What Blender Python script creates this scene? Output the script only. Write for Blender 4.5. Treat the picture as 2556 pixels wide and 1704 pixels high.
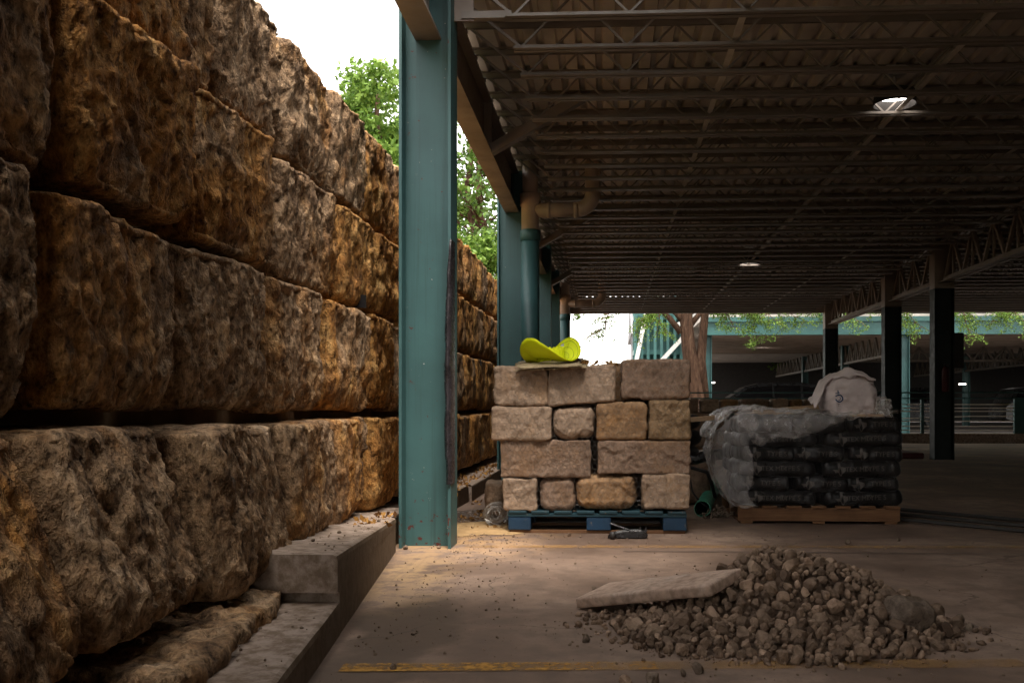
import bpy, bmesh, math, random
import numpy as np
from mathutils import Vector, Matrix, Euler, noise as mnoise
from mathutils.bvhtree import BVHTree

R = math.radians
random.seed(7)
rng = np.random.default_rng(7)
scene = bpy.context.scene
for o in list(bpy.data.objects):
    bpy.data.objects.remove(o)
COL = scene.collection

# ------------------------------------------------------------------ camera
CAM_H = 0.87
F_PX, CX, CY, VPX = 2350.0, 1404.0, 1019.0, 1515.0      # measured in the 2556 x 1704 photograph
YAW = math.atan((VPX - CX) / F_PX)
cd = bpy.data.cameras.new('camera')
cam = bpy.data.objects.new('camera', cd)
COL.objects.link(cam)
cam.location = (0, 0, CAM_H)
cam.rotation_euler = (R(90), 0, YAW)
cd.sensor_width = 36
cd.lens = F_PX / 2556 * 36
cd.shift_x = -(CX - 1278) / 2556
cd.shift_y = (CY - 852) / 2556
cd.clip_start = 0.05
cd.clip_end = 3000
scene.camera = cam

# ------------------------------------------------------------------ sky and sun (bright overcast)
SUN_TO = Vector((-0.13, 0.36, -0.93)).normalized()        # the way the light travels
world = bpy.data.worlds.new('World')
scene.world = world
world.use_nodes = True
wt = world.node_tree
wt.nodes.clear()
wo = wt.nodes.new('ShaderNodeOutputWorld')
wb = wt.nodes.new('ShaderNodeBackground')
ws = wt.nodes.new('ShaderNodeTexSky')
ws.sky_type = 'NISHITA'
ws.sun_disc = False
ws.sun_elevation = math.asin(-SUN_TO.z)
ws.sun_rotation = math.atan2(-SUN_TO.x, -SUN_TO.y)
ws.air_density = 1.0
ws.dust_density = 1.5
wh = wt.nodes.new('ShaderNodeHueSaturation')
wh.inputs['Saturation'].default_value = 0.16
wm = wt.nodes.new('ShaderNodeMix')
wm.data_type = 'RGBA'
wm.blend_type = 'MULTIPLY'
wm.inputs['Factor'].default_value = 1.0
wm.inputs[7].default_value = (1.0, 0.945, 0.875, 1)
wt.links.new(ws.outputs[0], wh.inputs['Color'])
wt.links.new(wh.outputs[0], wm.inputs[6])
wt.links.new(wm.outputs[2], wb.inputs['Color'])
wb.inputs['Strength'].default_value = 0.15
wt.links.new(wb.outputs[0], wo.inputs[0])

sl = bpy.data.lights.new('sun', 'SUN')
sl.energy = 1.5
sl.angle = R(28)
sl.color = (1.0, 0.905, 0.82)
sun = bpy.data.objects.new('sun', sl)
COL.objects.link(sun)
sun.location = (-6, -6, 12)
sun.rotation_euler = SUN_TO.to_track_quat('-Z', 'Y').to_euler()

vs = scene.view_settings
vs.view_transform = 'Standard'
vs.look = 'None'
vs.exposure = 2.42
vs.gamma = 1.0
vs.use_curve_mapping = False
scene.cycles.max_bounces = 6
scene.cycles.diffuse_bounces = 4
scene.cycles.glossy_bounces = 3
scene.cycles.transmission_bounces = 4
scene.cycles.transparent_max_bounces = 16
scene.cycles.caustics_reflective = False
scene.cycles.caustics_refractive = False
scene.cycles.sample_clamp_indirect = 4.0
scene.cycles.use_denoising = True


# ------------------------------------------------------------------ a point of the photograph at a known depth or height
_fw = Vector((-math.sin(YAW), math.cos(YAW), 0))
_rt = Vector((math.cos(YAW), math.sin(YAW), 0))
def ray(x, y):
    return _fw + _rt * ((x - CX) / F_PX) + Vector((0, 0, 1)) * (-(y - CY) / F_PX)
def at(x, y, Y=None, z=None, X=None):
    d = ray(x, y)
    if Y is not None: t = Y / d.y
    elif z is not None: t = (z - CAM_H) / d.z
    else: t = X / d.x
    return Vector((0, 0, CAM_H)) + d * t


# ------------------------------------------------------------------ materials
def hexish(c): return (c[0], c[1], c[2], 1)

class NT:
    def __init__(self, name):
        self.m = bpy.data.materials.new(name)
        self.m.use_nodes = True
        self.t = self.m.node_tree
        self.t.nodes.clear()
        self.out = self.t.nodes.new('ShaderNodeOutputMaterial')
        self.b = self.t.nodes.new('ShaderNodeBsdfPrincipled')
        self.t.links.new(self.b.outputs[0], self.out.inputs[0])
    def n(self, kind, **kw):
        nd = self.t.nodes.new('ShaderNode' + kind)
        for k, v in kw.items():
            if k in nd.inputs: nd.inputs[k].default_value = v
            else: setattr(nd, k, v)
        return nd
    def l(self, a, b): self.t.links.new(a, b)
    def coord(self, world=False, scale=(1, 1, 1), rnd=True):
        if world:
            g = self.n('NewGeometry').outputs['Position']
        else:
            g = self.n('TexCoord').outputs['Object']
        mp = self.n('Mapping')
        mp.inputs['Scale'].default_value = scale
        self.l(g, mp.inputs['Vector'])
        v = mp.outputs[0]
        if rnd and not world:
            oi = self.n('ObjectInfo')
            mul = self.n('Math', operation='MULTIPLY'); mul.inputs[1].default_value = 37.0
            self.l(oi.outputs['Random'], mul.inputs[0])
            ad = self.n('VectorMath', operation='ADD')
            self.l(v, ad.inputs[0]); self.l(mul.outputs[0], ad.inputs[1])
            v = ad.outputs[0]
        return v
    def noise(self, v, scale, detail=6, rough=0.6, dist=0.0):
        nd = self.n('TexNoise')
        nd.inputs['Scale'].default_value = scale
        nd.inputs['Detail'].default_value = min(detail, 4)
        nd.inputs['Roughness'].default_value = rough
        nd.inputs['Distortion'].default_value = dist
        self.l(v, nd.inputs['Vector'])
        return nd.outputs['Fac']
    def ramp(self, f, stops, interp='LINEAR'):
        r = self.n('ValToRGB')
        r.color_ramp.interpolation = interp
        e = r.color_ramp.elements
        while len(e) < len(stops): e.new(0.5)
        for el, (p, c) in zip(e, stops):
            el.position = p
            el.color = (c, c, c, 1) if not hasattr(c, '__len__') else hexish(c)
        self.l(f, r.inputs[0])
        return r.outputs[0]
    def mix(self, f, a, b, blend='MIX'):
        m = self.n('Mix')
        m.data_type = 'RGBA'; m.blend_type = blend
        for sock, v in ((m.inputs[0], f), (m.inputs[6], a), (m.inputs[7], b)):
            if isinstance(v, (int, float)): sock.default_value = v
            elif isinstance(v, tuple): sock.default_value = hexish(v)
            else: self.l(v, sock)
        return m.outputs[2]
    def bump(self, h, strength=0.5, dist=0.01, prev=None):
        b = self.n('Bump')
        b.inputs['Strength'].default_value = strength
        b.inputs['Distance'].default_value = dist
        self.l(h, b.inputs['Height'])
        if prev is not None: self.l(prev, b.inputs['Normal'])
        return b.outputs[0]
    def set(self, col=None, rough=None, metal=None, normal=None, spec=None):
        for key, v in (('Base Color', col), ('Roughness', rough), ('Metallic', metal), ('Normal', normal), ('Specular IOR Level', spec)):
            if v is None: continue
            s = self.b.inputs[key]
            if isinstance(v, tuple): s.default_value = hexish(v)
            elif isinstance(v, (int, float)): s.default_value = v
            else: self.l(v, s)
        return self.m

M = {}
def mat_plain(name, c, rough=0.6, var=0.25, scale=6, metal=0, bump=0.1, bscale=60, spec=0.4):
    t = NT(name); v = t.coord()
    n1 = t.noise(v, scale, 7, 0.65)
    dark = tuple(x * (1 - var) for x in c); lite = tuple(min(1, x * (1 + var)) for x in c)
    col = t.ramp(n1, [(0.3, dark), (0.7, lite)])
    rg = t.ramp(t.noise(v, scale * 3, 5), [(0.3, max(0.04, rough - 0.1)), (0.7, min(1, rough + 0.1))])
    M[name] = t.set(col, rg, metal, t.bump(t.noise(v, bscale, 4), bump, 0.01), spec)
    return M[name]

# rough quarried limestone of the retaining wall
t = NT('quarry_stone'); v = t.coord(scale=(1, 1, 0.62))
big = t.noise(v, 1.7, 5, 0.6, 0.6); mid = t.noise(v, 7, 7, 0.68, 0.4); fine = t.noise(v, 34, 8, 0.72)
base = t.ramp(mid, [(0.30, (0.125, 0.076, 0.043)), (0.44, (0.265, 0.166, 0.090)), (0.58, (0.39, 0.264, 0.155)), (0.72, (0.57, 0.42, 0.28))])
och = t.ramp(mid, [(0.30, (0.15, 0.058, 0.014)), (0.5, (0.40, 0.185, 0.042)), (0.72, (0.58, 0.35, 0.12))])
oi = t.n('ObjectInfo')
sh = t.n('Math', operation='MULTIPLY_ADD'); sc3 = t.n('SeparateColor'); t.l(oi.outputs['Color'], sc3.inputs[0]); t.l(sc3.outputs[0], sh.inputs[0]); sh.inputs[1].default_value = 0.36; sh.inputs[2].default_value = -0.20
ad = t.n('Math', operation='ADD'); t.l(big, ad.inputs[0]); t.l(sh.outputs[0], ad.inputs[1])
om = t.ramp(ad.outputs[0], [(0.42, 0.0), (0.58, 0.9)])
col = t.mix(om, base, och)
vor = t.n('TexVoronoi'); t.l(v, vor.inputs['Vector']); vor.inputs['Scale'].default_value = 24; vor.inputs['Randomness'].default_value = 1.0
pit = t.ramp(vor.outputs['Distance'], [(0.02, 0.0), (0.20, 1.0)])
col = t.mix(1.0, col, t.ramp(fine, [(0.32, (0.20, 0.18, 0.16)), (0.50, (0.92, 0.92, 0.92)), (0.66, (1.5, 1.48, 1.44))]), 'MULTIPLY')
col = t.mix(t.ramp(pit, [(0.0, 0.7), (0.6, 0.0)]), col, (0.03, 0.02, 0.013))
nm = t.bump(mid, 0.5, 0.05)
nm = t.bump(fine, 0.9, 0.03, nm)
nm = t.bump(pit, 0.5, 0.012, nm)
M['quarry_stone'] = t.set(col, 0.85, 0, nm, 0.3)

def cut_stone_mat(name, a, b, stain, bk=1.0):
    t = NT(name); v = t.coord()
    n1 = t.noise(v, 3.2, 6, 0.6, 0.3); n2 = t.noise(v, 26, 8, 0.7); n3 = t.noise(v, 110, 4, 0.6)
    col = t.ramp(n1, [(0.3, a), (0.7, b)])
    col = t.mix(t.ramp(n2, [(0.35, 0.35), (0.55, 0.0)]), col, tuple(x * 0.5 for x in a))
    col = t.mix(t.ramp(t.noise(v, 5.0, 5, 0.6), [(0.52, 0.0), (0.7, 0.6)]), col, stain)
    col = t.mix(1.0, col, t.ramp(n2, [(0.30, (0.75, 0.73, 0.7)), (0.5, (1, 1, 1)), (0.72, (1.22, 1.2, 1.18))]), 'MULTIPLY')
    nm = t.bump(n1, 0.5 * bk, 0.06); nm = t.bump(n2, 0.75 * bk, 0.020, nm); nm = t.bump(n3, 0.6 * bk, 0.006, nm)
    if 'gravel' in name:
        src = t.n('NewGeometry').outputs['Random Per Island'] if 'fine' in name else t.n('ObjectInfo').outputs['Random']
        col = t.mix(1.0, col, t.ramp(src, [(0.0, (0.55, 0.52, 0.50)), (0.5, (0.95, 0.93, 0.9)), (0.9, (1.25, 1.22, 1.18)), (1.0, (1.6, 1.55, 1.5))]), 'MULTIPLY')
    M[name] = t.set(col, 0.86, 0, nm, 0.25)
cut_stone_mat('cut_stone_tan', (0.27, 0.192, 0.132), (0.41, 0.302, 0.218), (0.36, 0.22, 0.115), 0.7)
cut_stone_mat('cut_stone_brown', (0.175, 0.116, 0.079), (0.275, 0.188, 0.133), (0.23, 0.134, 0.068), 0.7)
cut_stone_mat('cut_stone_ochre', (0.215, 0.128, 0.065), (0.345, 0.215, 0.115), (0.33, 0.16, 0.045), 0.6)
cut_stone_mat('cut_stone_mossy', (0.19, 0.122, 0.062), (0.33, 0.222, 0.125), (0.05, 0.038, 0.018))
cut_stone_mat('gravel_stone', (0.155, 0.105, 0.073), (0.32, 0.235, 0.172), (0.19, 0.128, 0.085), 0.7)
cut_stone_mat('gravel_fine', (0.155, 0.105, 0.073), (0.31, 0.228, 0.168), (0.19, 0.128, 0.085), 0.7)
cut_stone_mat('slab_stone', (0.44, 0.315, 0.24), (0.53, 0.40, 0.315), (0.56, 0.48, 0.42), 0.04)
cut_stone_mat('dark_rock', (0.14, 0.105, 0.08), (0.25, 0.19, 0.14), (0.13, 0.09, 0.05))

# concrete slab of the garage
t = NT('floor_concrete'); v = t.coord(True)
n1 = t.noise(v, 0.9, 7, 0.62, 0.5); n2 = t.noise(v, 7, 7, 0.65); n3 = t.noise(v, 70, 5, 0.6)
col = t.ramp(n1, [(0.34, (0.118, 0.078, 0.055)), (0.5, (0.232, 0.160, 0.116)), (0.66, (0.345, 0.250, 0.188))])
col = t.mix(t.ramp(n2, [(0.36, 0.65), (0.58, 0.0)]), col, (0.145, 0.10, 0.075))
def blob(cx, cy, rx, ry, ang=0, soft=0.35):
    mp = t.n('Mapping'); mp.vector_type = 'TEXTURE'
    mp.inputs['Location'].default_value = (cx, cy, 0); mp.inputs['Rotation'].default_value = (0, 0, ang); mp.inputs['Scale'].default_value = (rx, ry, 50)
    wob = t.n('VectorMath', operation='MULTIPLY_ADD')
    nz = t.n('TexNoise'); nz.inputs['Scale'].default_value = 3.0; nz.inputs['Detail'].default_value = 5; t.l(v, nz.inputs['Vector'])
    t.l(nz.outputs['Color'], wob.inputs[0]); wob.inputs[1].default_value = (0.5, 0.5, 0)
    g = t.n('NewGeometry'); t.l(g.outputs['Position'], wob.inputs[2])
    sb = t.n('VectorMath', operation='SUBTRACT'); t.l(wob.outputs[0], sb.inputs[0]); sb.inputs[1].default_value = (0.25, 0.25, 0)
    t.l(sb.outputs[0], mp.inputs['Vector'])
    ln = t.n('VectorMath', operation='LENGTH'); t.l(mp.outputs[0], ln.inputs[0])
    return t.ramp(ln.outputs['Value'], [(1 - soft, 1.0), (1.0, 0.0)])
def mul(a, k):
    m = t.n('Math', operation='MULTIPLY'); t.l(a, m.inputs[0])
    if isinstance(k, (int, float)): m.inputs[1].default_value = k
    else: t.l(k, m.inputs[1])
    return m.outputs[0]
col = t.mix(mul(blob(-0.78, 3.75, 0.24, 0.66, 0.10), 0.85), col, (0.12, 0.085, 0.06))       # damp stain by the kerb
col = t.mix(mul(blob(-0.80, 3.05, 0.22, 0.42, 0.10), 0.75), col, (0.13, 0.095, 0.07))
for (bx_, by_, ra, rb, k_) in ((0.15, 5.15, 0.16, 0.30, 0.35), (1.25, 5.3, 0.25, 0.22, 0.4), (2.3, 4.7, 0.3, 0.5, 0.4), (-0.35, 4.55, 0.10, 0.22, 0.3), (0.1, 3.05, 0.35, 0.18, 0.35), (1.9, 3.3, 0.4, 0.3, 0.35), (3.4, 7.5, 0.5, 0.9, 0.4)):
    col = t.mix(mul(blob(bx_, by_, ra, rb, 0.3, 0.6), k_), col, (0.085, 0.062, 0.048))      # oil and water marks
dust = t.ramp(n2, [(0.40, 0.0), (0.55, 1.0)])
col = t.mix(mul(blob(0.45, 3.75, 0.95, 0.72, 0, 0.6), 0.55), col, (0.16, 0.115, 0.085))      # stone dust round the heap
col = t.mix(mul(mul(blob(-1.0, 6.5, 0.75, 1.6, 0, 0.7), dust), 0.65), col, (0.42, 0.25, 0.10))      # ochre dust by the column
col = t.mix(mul(mul(blob(-1.05, 4.9, 0.30, 1.1, 0.1, 0.8), dust), 0.8), col, (0.40, 0.27, 0.14))
col = t.mix(t.ramp(n3, [(0.30, 0.6), (0.42, 0.0)]), col, (0.12, 0.09, 0.07))
vc = t.n('TexVoronoi', feature='DISTANCE_TO_EDGE'); vc.inputs['Scale'].default_value = 0.42
wv = t.n('VectorMath', operation='MULTIPLY_ADD'); nz2 = t.n('TexNoise'); nz2.inputs['Scale'].default_value = 2.6; nz2.inputs['Detail'].default_value = 5; t.l(v, nz2.inputs['Vector'])
t.l(nz2.outputs['Color'], wv.inputs[0]); wv.inputs[1].default_value = (0.7, 0.7, 0); t.l(v, wv.inputs[2]); t.l(wv.outputs[0], vc.inputs['Vector'])
col = t.mix(mul(t.ramp(vc.outputs['Distance'], [(0.0, 1.0), (0.0035, 0.0)]), t.ramp(n1, [(0.45, 0.0), (0.55, 0.75)])), col, (0.07, 0.05, 0.038))
scuff = t.noise(t.coord(True, (7.0, 0.5, 1)), 1.4, 5, 0.7, 0.3)
col = t.mix(t.ramp(scuff, [(0.58, 0.0), (0.75, 0.45)]), col, (0.13, 0.095, 0.075))
nm = t.bump(n2, 0.15, 0.01); nm = t.bump(n3, 0.3, 0.003, nm)
M['floor_concrete'] = t.set(col, t.ramp(n1, [(0.3, 0.62), (0.7, 0.85)]), 0, nm, 0.35)

t = NT('kerb_concrete'); v = t.coord(True)
n1 = t.noise(v, 2.2, 7, 0.62, 0.4); n2 = t.noise(v, 18, 7, 0.68); n3 = t.noise(v, 90, 5, 0.6)
col = t.ramp(n1, [(0.3, (0.25, 0.190, 0.145)), (0.7, (0.45, 0.365, 0.305))])
col = t.mix(t.ramp(n2, [(0.38, 0.8), (0.60, 0.0)]), col, (0.14, 0.095, 0.058))
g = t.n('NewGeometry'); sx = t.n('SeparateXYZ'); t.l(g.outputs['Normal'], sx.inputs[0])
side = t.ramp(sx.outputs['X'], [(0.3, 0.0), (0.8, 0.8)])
col = t.mix(side, col, (0.085, 0.055, 0.026))                      # faces turned to the right go darker brown
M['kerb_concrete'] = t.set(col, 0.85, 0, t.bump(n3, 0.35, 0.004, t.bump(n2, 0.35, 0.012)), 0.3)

def paint_mat(name, c, wear, rough=0.45, amount=(0.70, 0.74), grime=0.30):
    t = NT(name); v = t.coord(True)
    n1 = t.noise(v, 1.6, 6, 0.6); n2 = t.noise(v, 30, 6, 0.65); n3 = t.noise(v, 9, 7, 0.7)
    col = t.ramp(n1, [(0.3, tuple(x * (1 - grime) for x in c)), (0.7, tuple(x * (1 + grime * 0.6) for x in c))])
    col = t.mix(t.ramp(n2, [(amount[0], 0.0), (amount[1], 1.0)]), col, wear)
    col = t.mix(t.ramp(n3, [(0.62, 0.0), (0.75, 0.35)]), col, tuple(x * 0.45 for x in c))
    M[name] = t.set(col, t.ramp(n3, [(0.3, rough - 0.1), (0.7, rough + 0.15)]), 0, t.bump(n2, 0.12, 0.004), 0.45)
paint_mat('teal_paint', (0.043, 0.112, 0.113), (0.45, 0.42, 0.38))
paint_mat('teal_paint_far', (0.040, 0.125, 0.120), (0.13, 0.19, 0.18), amount=(0.8, 0.9))
paint_mat('column_dark', (0.010, 0.020, 0.018), (0.03, 0.035, 0.03), 0.6, (0.76, 0.85))  # near-black green for the inner column shafts
paint_mat('taupe_steel', (0.29, 0.232, 0.192), (0.15, 0.10, 0.07), 0.5, (0.72, 0.80))
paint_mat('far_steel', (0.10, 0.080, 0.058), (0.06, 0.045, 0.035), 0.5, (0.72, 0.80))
paint_mat('joist_steel', (0.25, 0.215, 0.185), (0.14, 0.115, 0.095), 0.45, (0.72, 0.80))
paint_mat('deck_steel', (0.64, 0.585, 0.53), (0.42, 0.37, 0.32), 0.5, (0.72, 0.80))
paint_mat('tan_plastic', (0.58, 0.46, 0.385), (0.30, 0.2, 0.14), 0.4, (0.76, 0.85))
paint_mat('pallet_blue', (0.006, 0.036, 0.080), (0.18, 0.14, 0.10), 0.6, (0.63, 0.70), 0.5)
paint_mat('pallet_teal', (0.008, 0.042, 0.058), (0.14, 0.11, 0.08), 0.6, (0.63, 0.70), 0.5)

# rust blotches low on the columns
t = NT('teal_paint_rusty'); v = t.coord(True)
n1 = t.noise(v, 1.6, 6, 0.6); n2 = t.noise(v, 30, 6, 0.65); n3 = t.noise(v, 17, 6, 0.7)
c = (0.043, 0.112, 0.113)
col = t.ramp(n1, [(0.3, tuple(x * 0.75 for x in c)), (0.7, tuple(x * 1.15 for x in c))])
col = t.mix(t.ramp(n2, [(0.70, 0.0), (0.74, 1.0)]), col, (0.48, 0.45, 0.40))
g = t.n('NewGeometry'); sx = t.n('SeparateXYZ'); t.l(g.outputs['Position'], sx.inputs[0])
low = t.ramp(sx.outputs['Z'], [(0.0, 0.115), (0.30, 0.0)])
ad = t.n('Math', operation='ADD'); t.l(n3, ad.inputs[0]); t.l(low, ad.inputs[1])
col = t.mix(t.ramp(ad.outputs[0], [(0.675, 0.0), (0.70, 1.0)]), col, (0.085, 0.018, 0.012))
stk = t.noise(t.coord(True, (30, 30, 0.8)), 1.0, 5, 0.7)
col = t.mix(t.ramp(stk, [(0.52, 0.0), (0.72, 0.5)]), col, (0.022, 0.050, 0.048))
M['teal_paint_rusty'] = t.set(col, 0.5, 0, t.bump(n2, 0.15, 0.004), 0.45)

# worn yellow parking paint
t = NT('yellow_paint'); v = t.coord(True)
n1 = t.noise(v, 4.5, 7, 0.7, 0.5); n2 = t.noise(v, 40, 5, 0.6)
t.set(t.ramp(n2, [(0.3, (0.42, 0.20, 0.03)), (0.7, (0.62, 0.33, 0.05))]), 0.7)
tr = t.n('BsdfTransparent'); mx = t.n('MixShader')
ad = t.n('Math', operation='MULTIPLY_ADD'); t.l(n2, ad.inputs[0]); ad.inputs[1].default_value = 0.5; t.l(n1, ad.inputs[2])
t.l(t.ramp(ad.outputs[0], [(0.58, 0.0), (0.82, 0.9)]), mx.inputs[0]); t.l(tr.outputs[0], mx.inputs[1]); t.l(t.b.outputs[0], mx.inputs[2]); t.l(mx.outputs[0], t.out.inputs[0])
M['yellow_paint'] = t.m
M['yellow_faded'] = t.m.copy(); M['yellow_faded'].name = 'yellow_faded'
for nd in M['yellow_faded'].node_tree.nodes:
    if nd.type == 'VALTORGB' and nd.color_ramp.elements[0].position > 0.5: nd.color_ramp.elements[1].color = (0.3, 0.3, 0.3, 1)

M['yellow_half'] = M['yellow_paint'].copy(); M['yellow_half'].name = 'yellow_half'
for nd in M['yellow_half'].node_tree.nodes:
    if nd.type == 'VALTORGB' and nd.color_ramp.elements[0].position > 0.5: nd.color_ramp.elements[1].color = (0.55, 0.55, 0.55, 1)
# clear plastic film
t = NT('plastic_film'); v = t.coord()
n1 = t.noise(v, 7, 5, 0.6, 0.8); n2 = t.noise(v, 30, 5, 0.65, 1.2)
nm = t.bump(n2, 0.30, 0.02, t.bump(n1, 0.45, 0.05))
t.set((0.90, 0.86, 0.84), 0.12, 0, nm, 0.6)
tr = t.n('BsdfTransparent'); mx = t.n('MixShader')
lw = t.n('LayerWeight'); lw.inputs['Blend'].default_value = 0.35; t.l(nm, lw.inputs['Normal'])
ad = t.n('Math', operation='MULTIPLY_ADD'); t.l(lw.outputs['Facing'], ad.inputs[0]); ad.inputs[1].default_value = 0.35
t.l(t.ramp(n1, [(0.35, 0.06), (0.7, 0.34)]), ad.inputs[2])
t.l(ad.outputs[0], mx.inputs[0]); t.l(tr.outputs[0], mx.inputs[1]); t.l(t.b.outputs[0], mx.inputs[2]); t.l(mx.outputs[0], t.out.inputs[0])
M['plastic_film'] = t.m
M['plastic_film_side'] = t.m.copy(); M['plastic_film_side'].name = 'plastic_film_side'
for nd in M['plastic_film_side'].node_tree.nodes:
    if nd.type == 'VALTORGB': nd.color_ramp.elements[0].color = (0.10, 0.10, 0.10, 1); nd.color_ramp.elements[1].color = (0.28, 0.28, 0.28, 1)

M['plastic_wrap'] = M['plastic_film'].copy(); M['plastic_wrap'].name = 'plastic_wrap'
for nd in M['plastic_wrap'].node_tree.nodes:
    if nd.type == 'VALTORGB': nd.color_ramp.elements[0].color = (0.0, 0.0, 0.0, 1); nd.color_ramp.elements[1].color = (0.025, 0.025, 0.025, 1)
    if nd.type == 'MATH' and nd.operation == 'MULTIPLY_ADD': nd.inputs[1].default_value = 0.02

def wood_mat(name, a, b):
    t = NT(name); v = t.coord(scale=(1, 14, 14))
    n1 = t.noise(v, 2.4, 7, 0.65, 0.8); n2 = t.noise(t.coord(), 6, 5)
    col = t.ramp(n1, [(0.3, a), (0.7, b)])
    col = t.mix(t.ramp(n2, [(0.5, 0.0), (0.75, 0.5)]), col, tuple(x * 0.5 for x in a))
    M[name] = t.set(col, 0.75, 0, t.bump(n1, 0.3, 0.004), 0.3)
wood_mat('pallet_wood', (0.115, 0.054, 0.025), (0.21, 0.108, 0.05))
wood_mat('board_wood', (0.36, 0.23, 0.13), (0.54, 0.38, 0.24))
wood_mat('grey_wood', (0.20, 0.155, 0.085), (0.42, 0.34, 0.21))

t = NT('bark'); v = t.coord(scale=(1, 1, 0.22))
n1 = t.noise(v, 14, 7, 0.7, 0.6); n2 = t.noise(v, 50, 5)
M['bark'] = t.set(t.ramp(n1, [(0.3, (0.026, 0.014, 0.009)), (0.55, (0.095, 0.052, 0.032)), (0.75, (0.18, 0.112, 0.075))]), 0.9, 0, t.bump(n2, 0.5, 0.01, t.bump(n1, 1.0, 0.04)), 0.2)

def leaf_mat(name, a, b, trans=0.35):
    t = NT(name)
    g = t.n('NewGeometry')
    col = t.ramp(g.outputs['Random Per Island'], [(0.0, a), (1.0, b)])
    t.set(col, 0.55, 0, None, 0.3)
    tl = t.n('BsdfTranslucent'); t.l(col, tl.inputs['Color'])
    mx = t.n('MixShader'); mx.inputs[0].default_value = trans
    t.l(t.b.outputs[0], mx.inputs[1]); t.l(tl.outputs[0], mx.inputs[2]); t.l(mx.outputs[0], t.out.inputs[0])
    M[name] = t.m
leaf_mat('leaf_green', (0.035, 0.085, 0.014), (0.13, 0.22, 0.035))
leaf_mat('leaf_light', (0.07, 0.15, 0.02), (0.22, 0.34, 0.06))
leaf_mat('leaf_dry', (0.12, 0.055, 0.02), (0.45, 0.24, 0.06), 0.1)

mat_plain('black_plastic', (0.012, 0.011, 0.012), 0.28, 0.3, 5, 0, 0.5, 22, 0.5)
mat_plain('black_rubber', (0.014, 0.013, 0.013), 0.5, 0.3, 8, 0, 0.2, 40)
mat_plain('tape_black', (0.030, 0.026, 0.029), 0.24, 0.3, 9, 0, 0.6, 35, 0.5)
mat_plain('bag_black', (0.010, 0.009, 0.009), 0.36, 0.35, 6, 0, 0.55, 18, 0.25)
mat_plain('bag_print', (0.07, 0.06, 0.052), 0.5, 0.2, 12)
mat_plain('bag_white', (0.62, 0.54, 0.53), 0.55, 0.15, 7, 0, 1.0, 14, 0.3)
mat_plain('logo_blue', (0.02, 0.055, 0.14), 0.5, 0.2, 12)
mat_plain('pvc_green', (0.035, 0.27, 0.175), 0.42, 0.25, 6, 0, 0.05, 40)
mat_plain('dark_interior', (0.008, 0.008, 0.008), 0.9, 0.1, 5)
mat_plain('galvanised', (0.42, 0.40, 0.37), 0.4, 0.2, 20, 0.7, 0.05, 40)
mat_plain('cable_steel', (0.72, 0.64, 0.57), 0.45, 0.1, 10, 0.0, 0.0, 40)
mat_plain('dark_steel', (0.030, 0.027, 0.025), 0.5, 0.3, 6)
mat_plain('red_paint', (0.06, 0.006, 0.006), 0.6, 0.3, 8)
mat_plain('neon_fabric', (0.74, 0.84, 0.010), 0.65, 0.06, 5, 0, 0.2, 120, 0.2)
mat_plain('neon_fabric_gathered', (0.72, 0.80, 0.012), 0.7, 0.1, 9, 0, 0.6, 45, 0.2)
mat_plain('stitch_thread', (0.36, 0.46, 0.02), 0.8, 0.1, 9)
mat_plain('reflective_tape', (0.50, 0.54, 0.52), 0.35, 0.06, 12)
mat_plain('earth', (0.20, 0.125, 0.065), 0.95, 0.35, 4, 0, 0.8, 14)
mat_plain('grass_bank', (0.075, 0.080, 0.030), 0.95, 0.5, 2.5, 0, 1.0, 18)
mat_plain('sand', (0.46, 0.30, 0.14), 0.95, 0.25, 8, 0, 0.8, 40)
mat_plain('asphalt', (0.16, 0.14, 0.125), 0.9, 0.2, 3, 0, 0.4, 60)
mat_plain('grit', (0.20, 0.145, 0.105), 0.9, 0.4, 5)
mat_plain('car_paint', (0.006, 0.006, 0.007), 0.30, 0.1, 3, 0.0, 0.0, 10, 0.35)
mat_plain('car_glass', (0.003, 0.003, 0.004), 0.15, 0.1, 3, 0, 0, 10, 0.25)
mat_plain('chrome', (0.55, 0.55, 0.54), 0.15, 0.05, 3, 0.9, 0, 10)
mat_plain('pale_wall', (0.62, 0.58, 0.53), 0.8, 0.08, 2)
mat_plain('roof_grey', (0.20, 0.20, 0.21), 0.8, 0.15, 6)
mat_plain('white_paint', (0.62, 0.62, 0.60), 0.5, 0.08, 5)
t = NT('lamp_lens'); t.set((0.9, 0.9, 0.9), 0.4); t.b.inputs['Emission Color'].default_value = (1.0, 0.93, 0.86, 1); t.b.inputs['Emission Strength'].default_value = 2.0
M['lamp_lens'] = t.m
t = NT('wet_concrete'); v = t.coord(True); n1 = t.noise(v, 12, 6)
M['wet_concrete'] = t.set((0.16, 0.13, 0.11), t.ramp(n1, [(0.4, 0.05), (0.7, 0.4)]), 0, t.bump(n1, 0.15, 0.004), 0.8)


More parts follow.
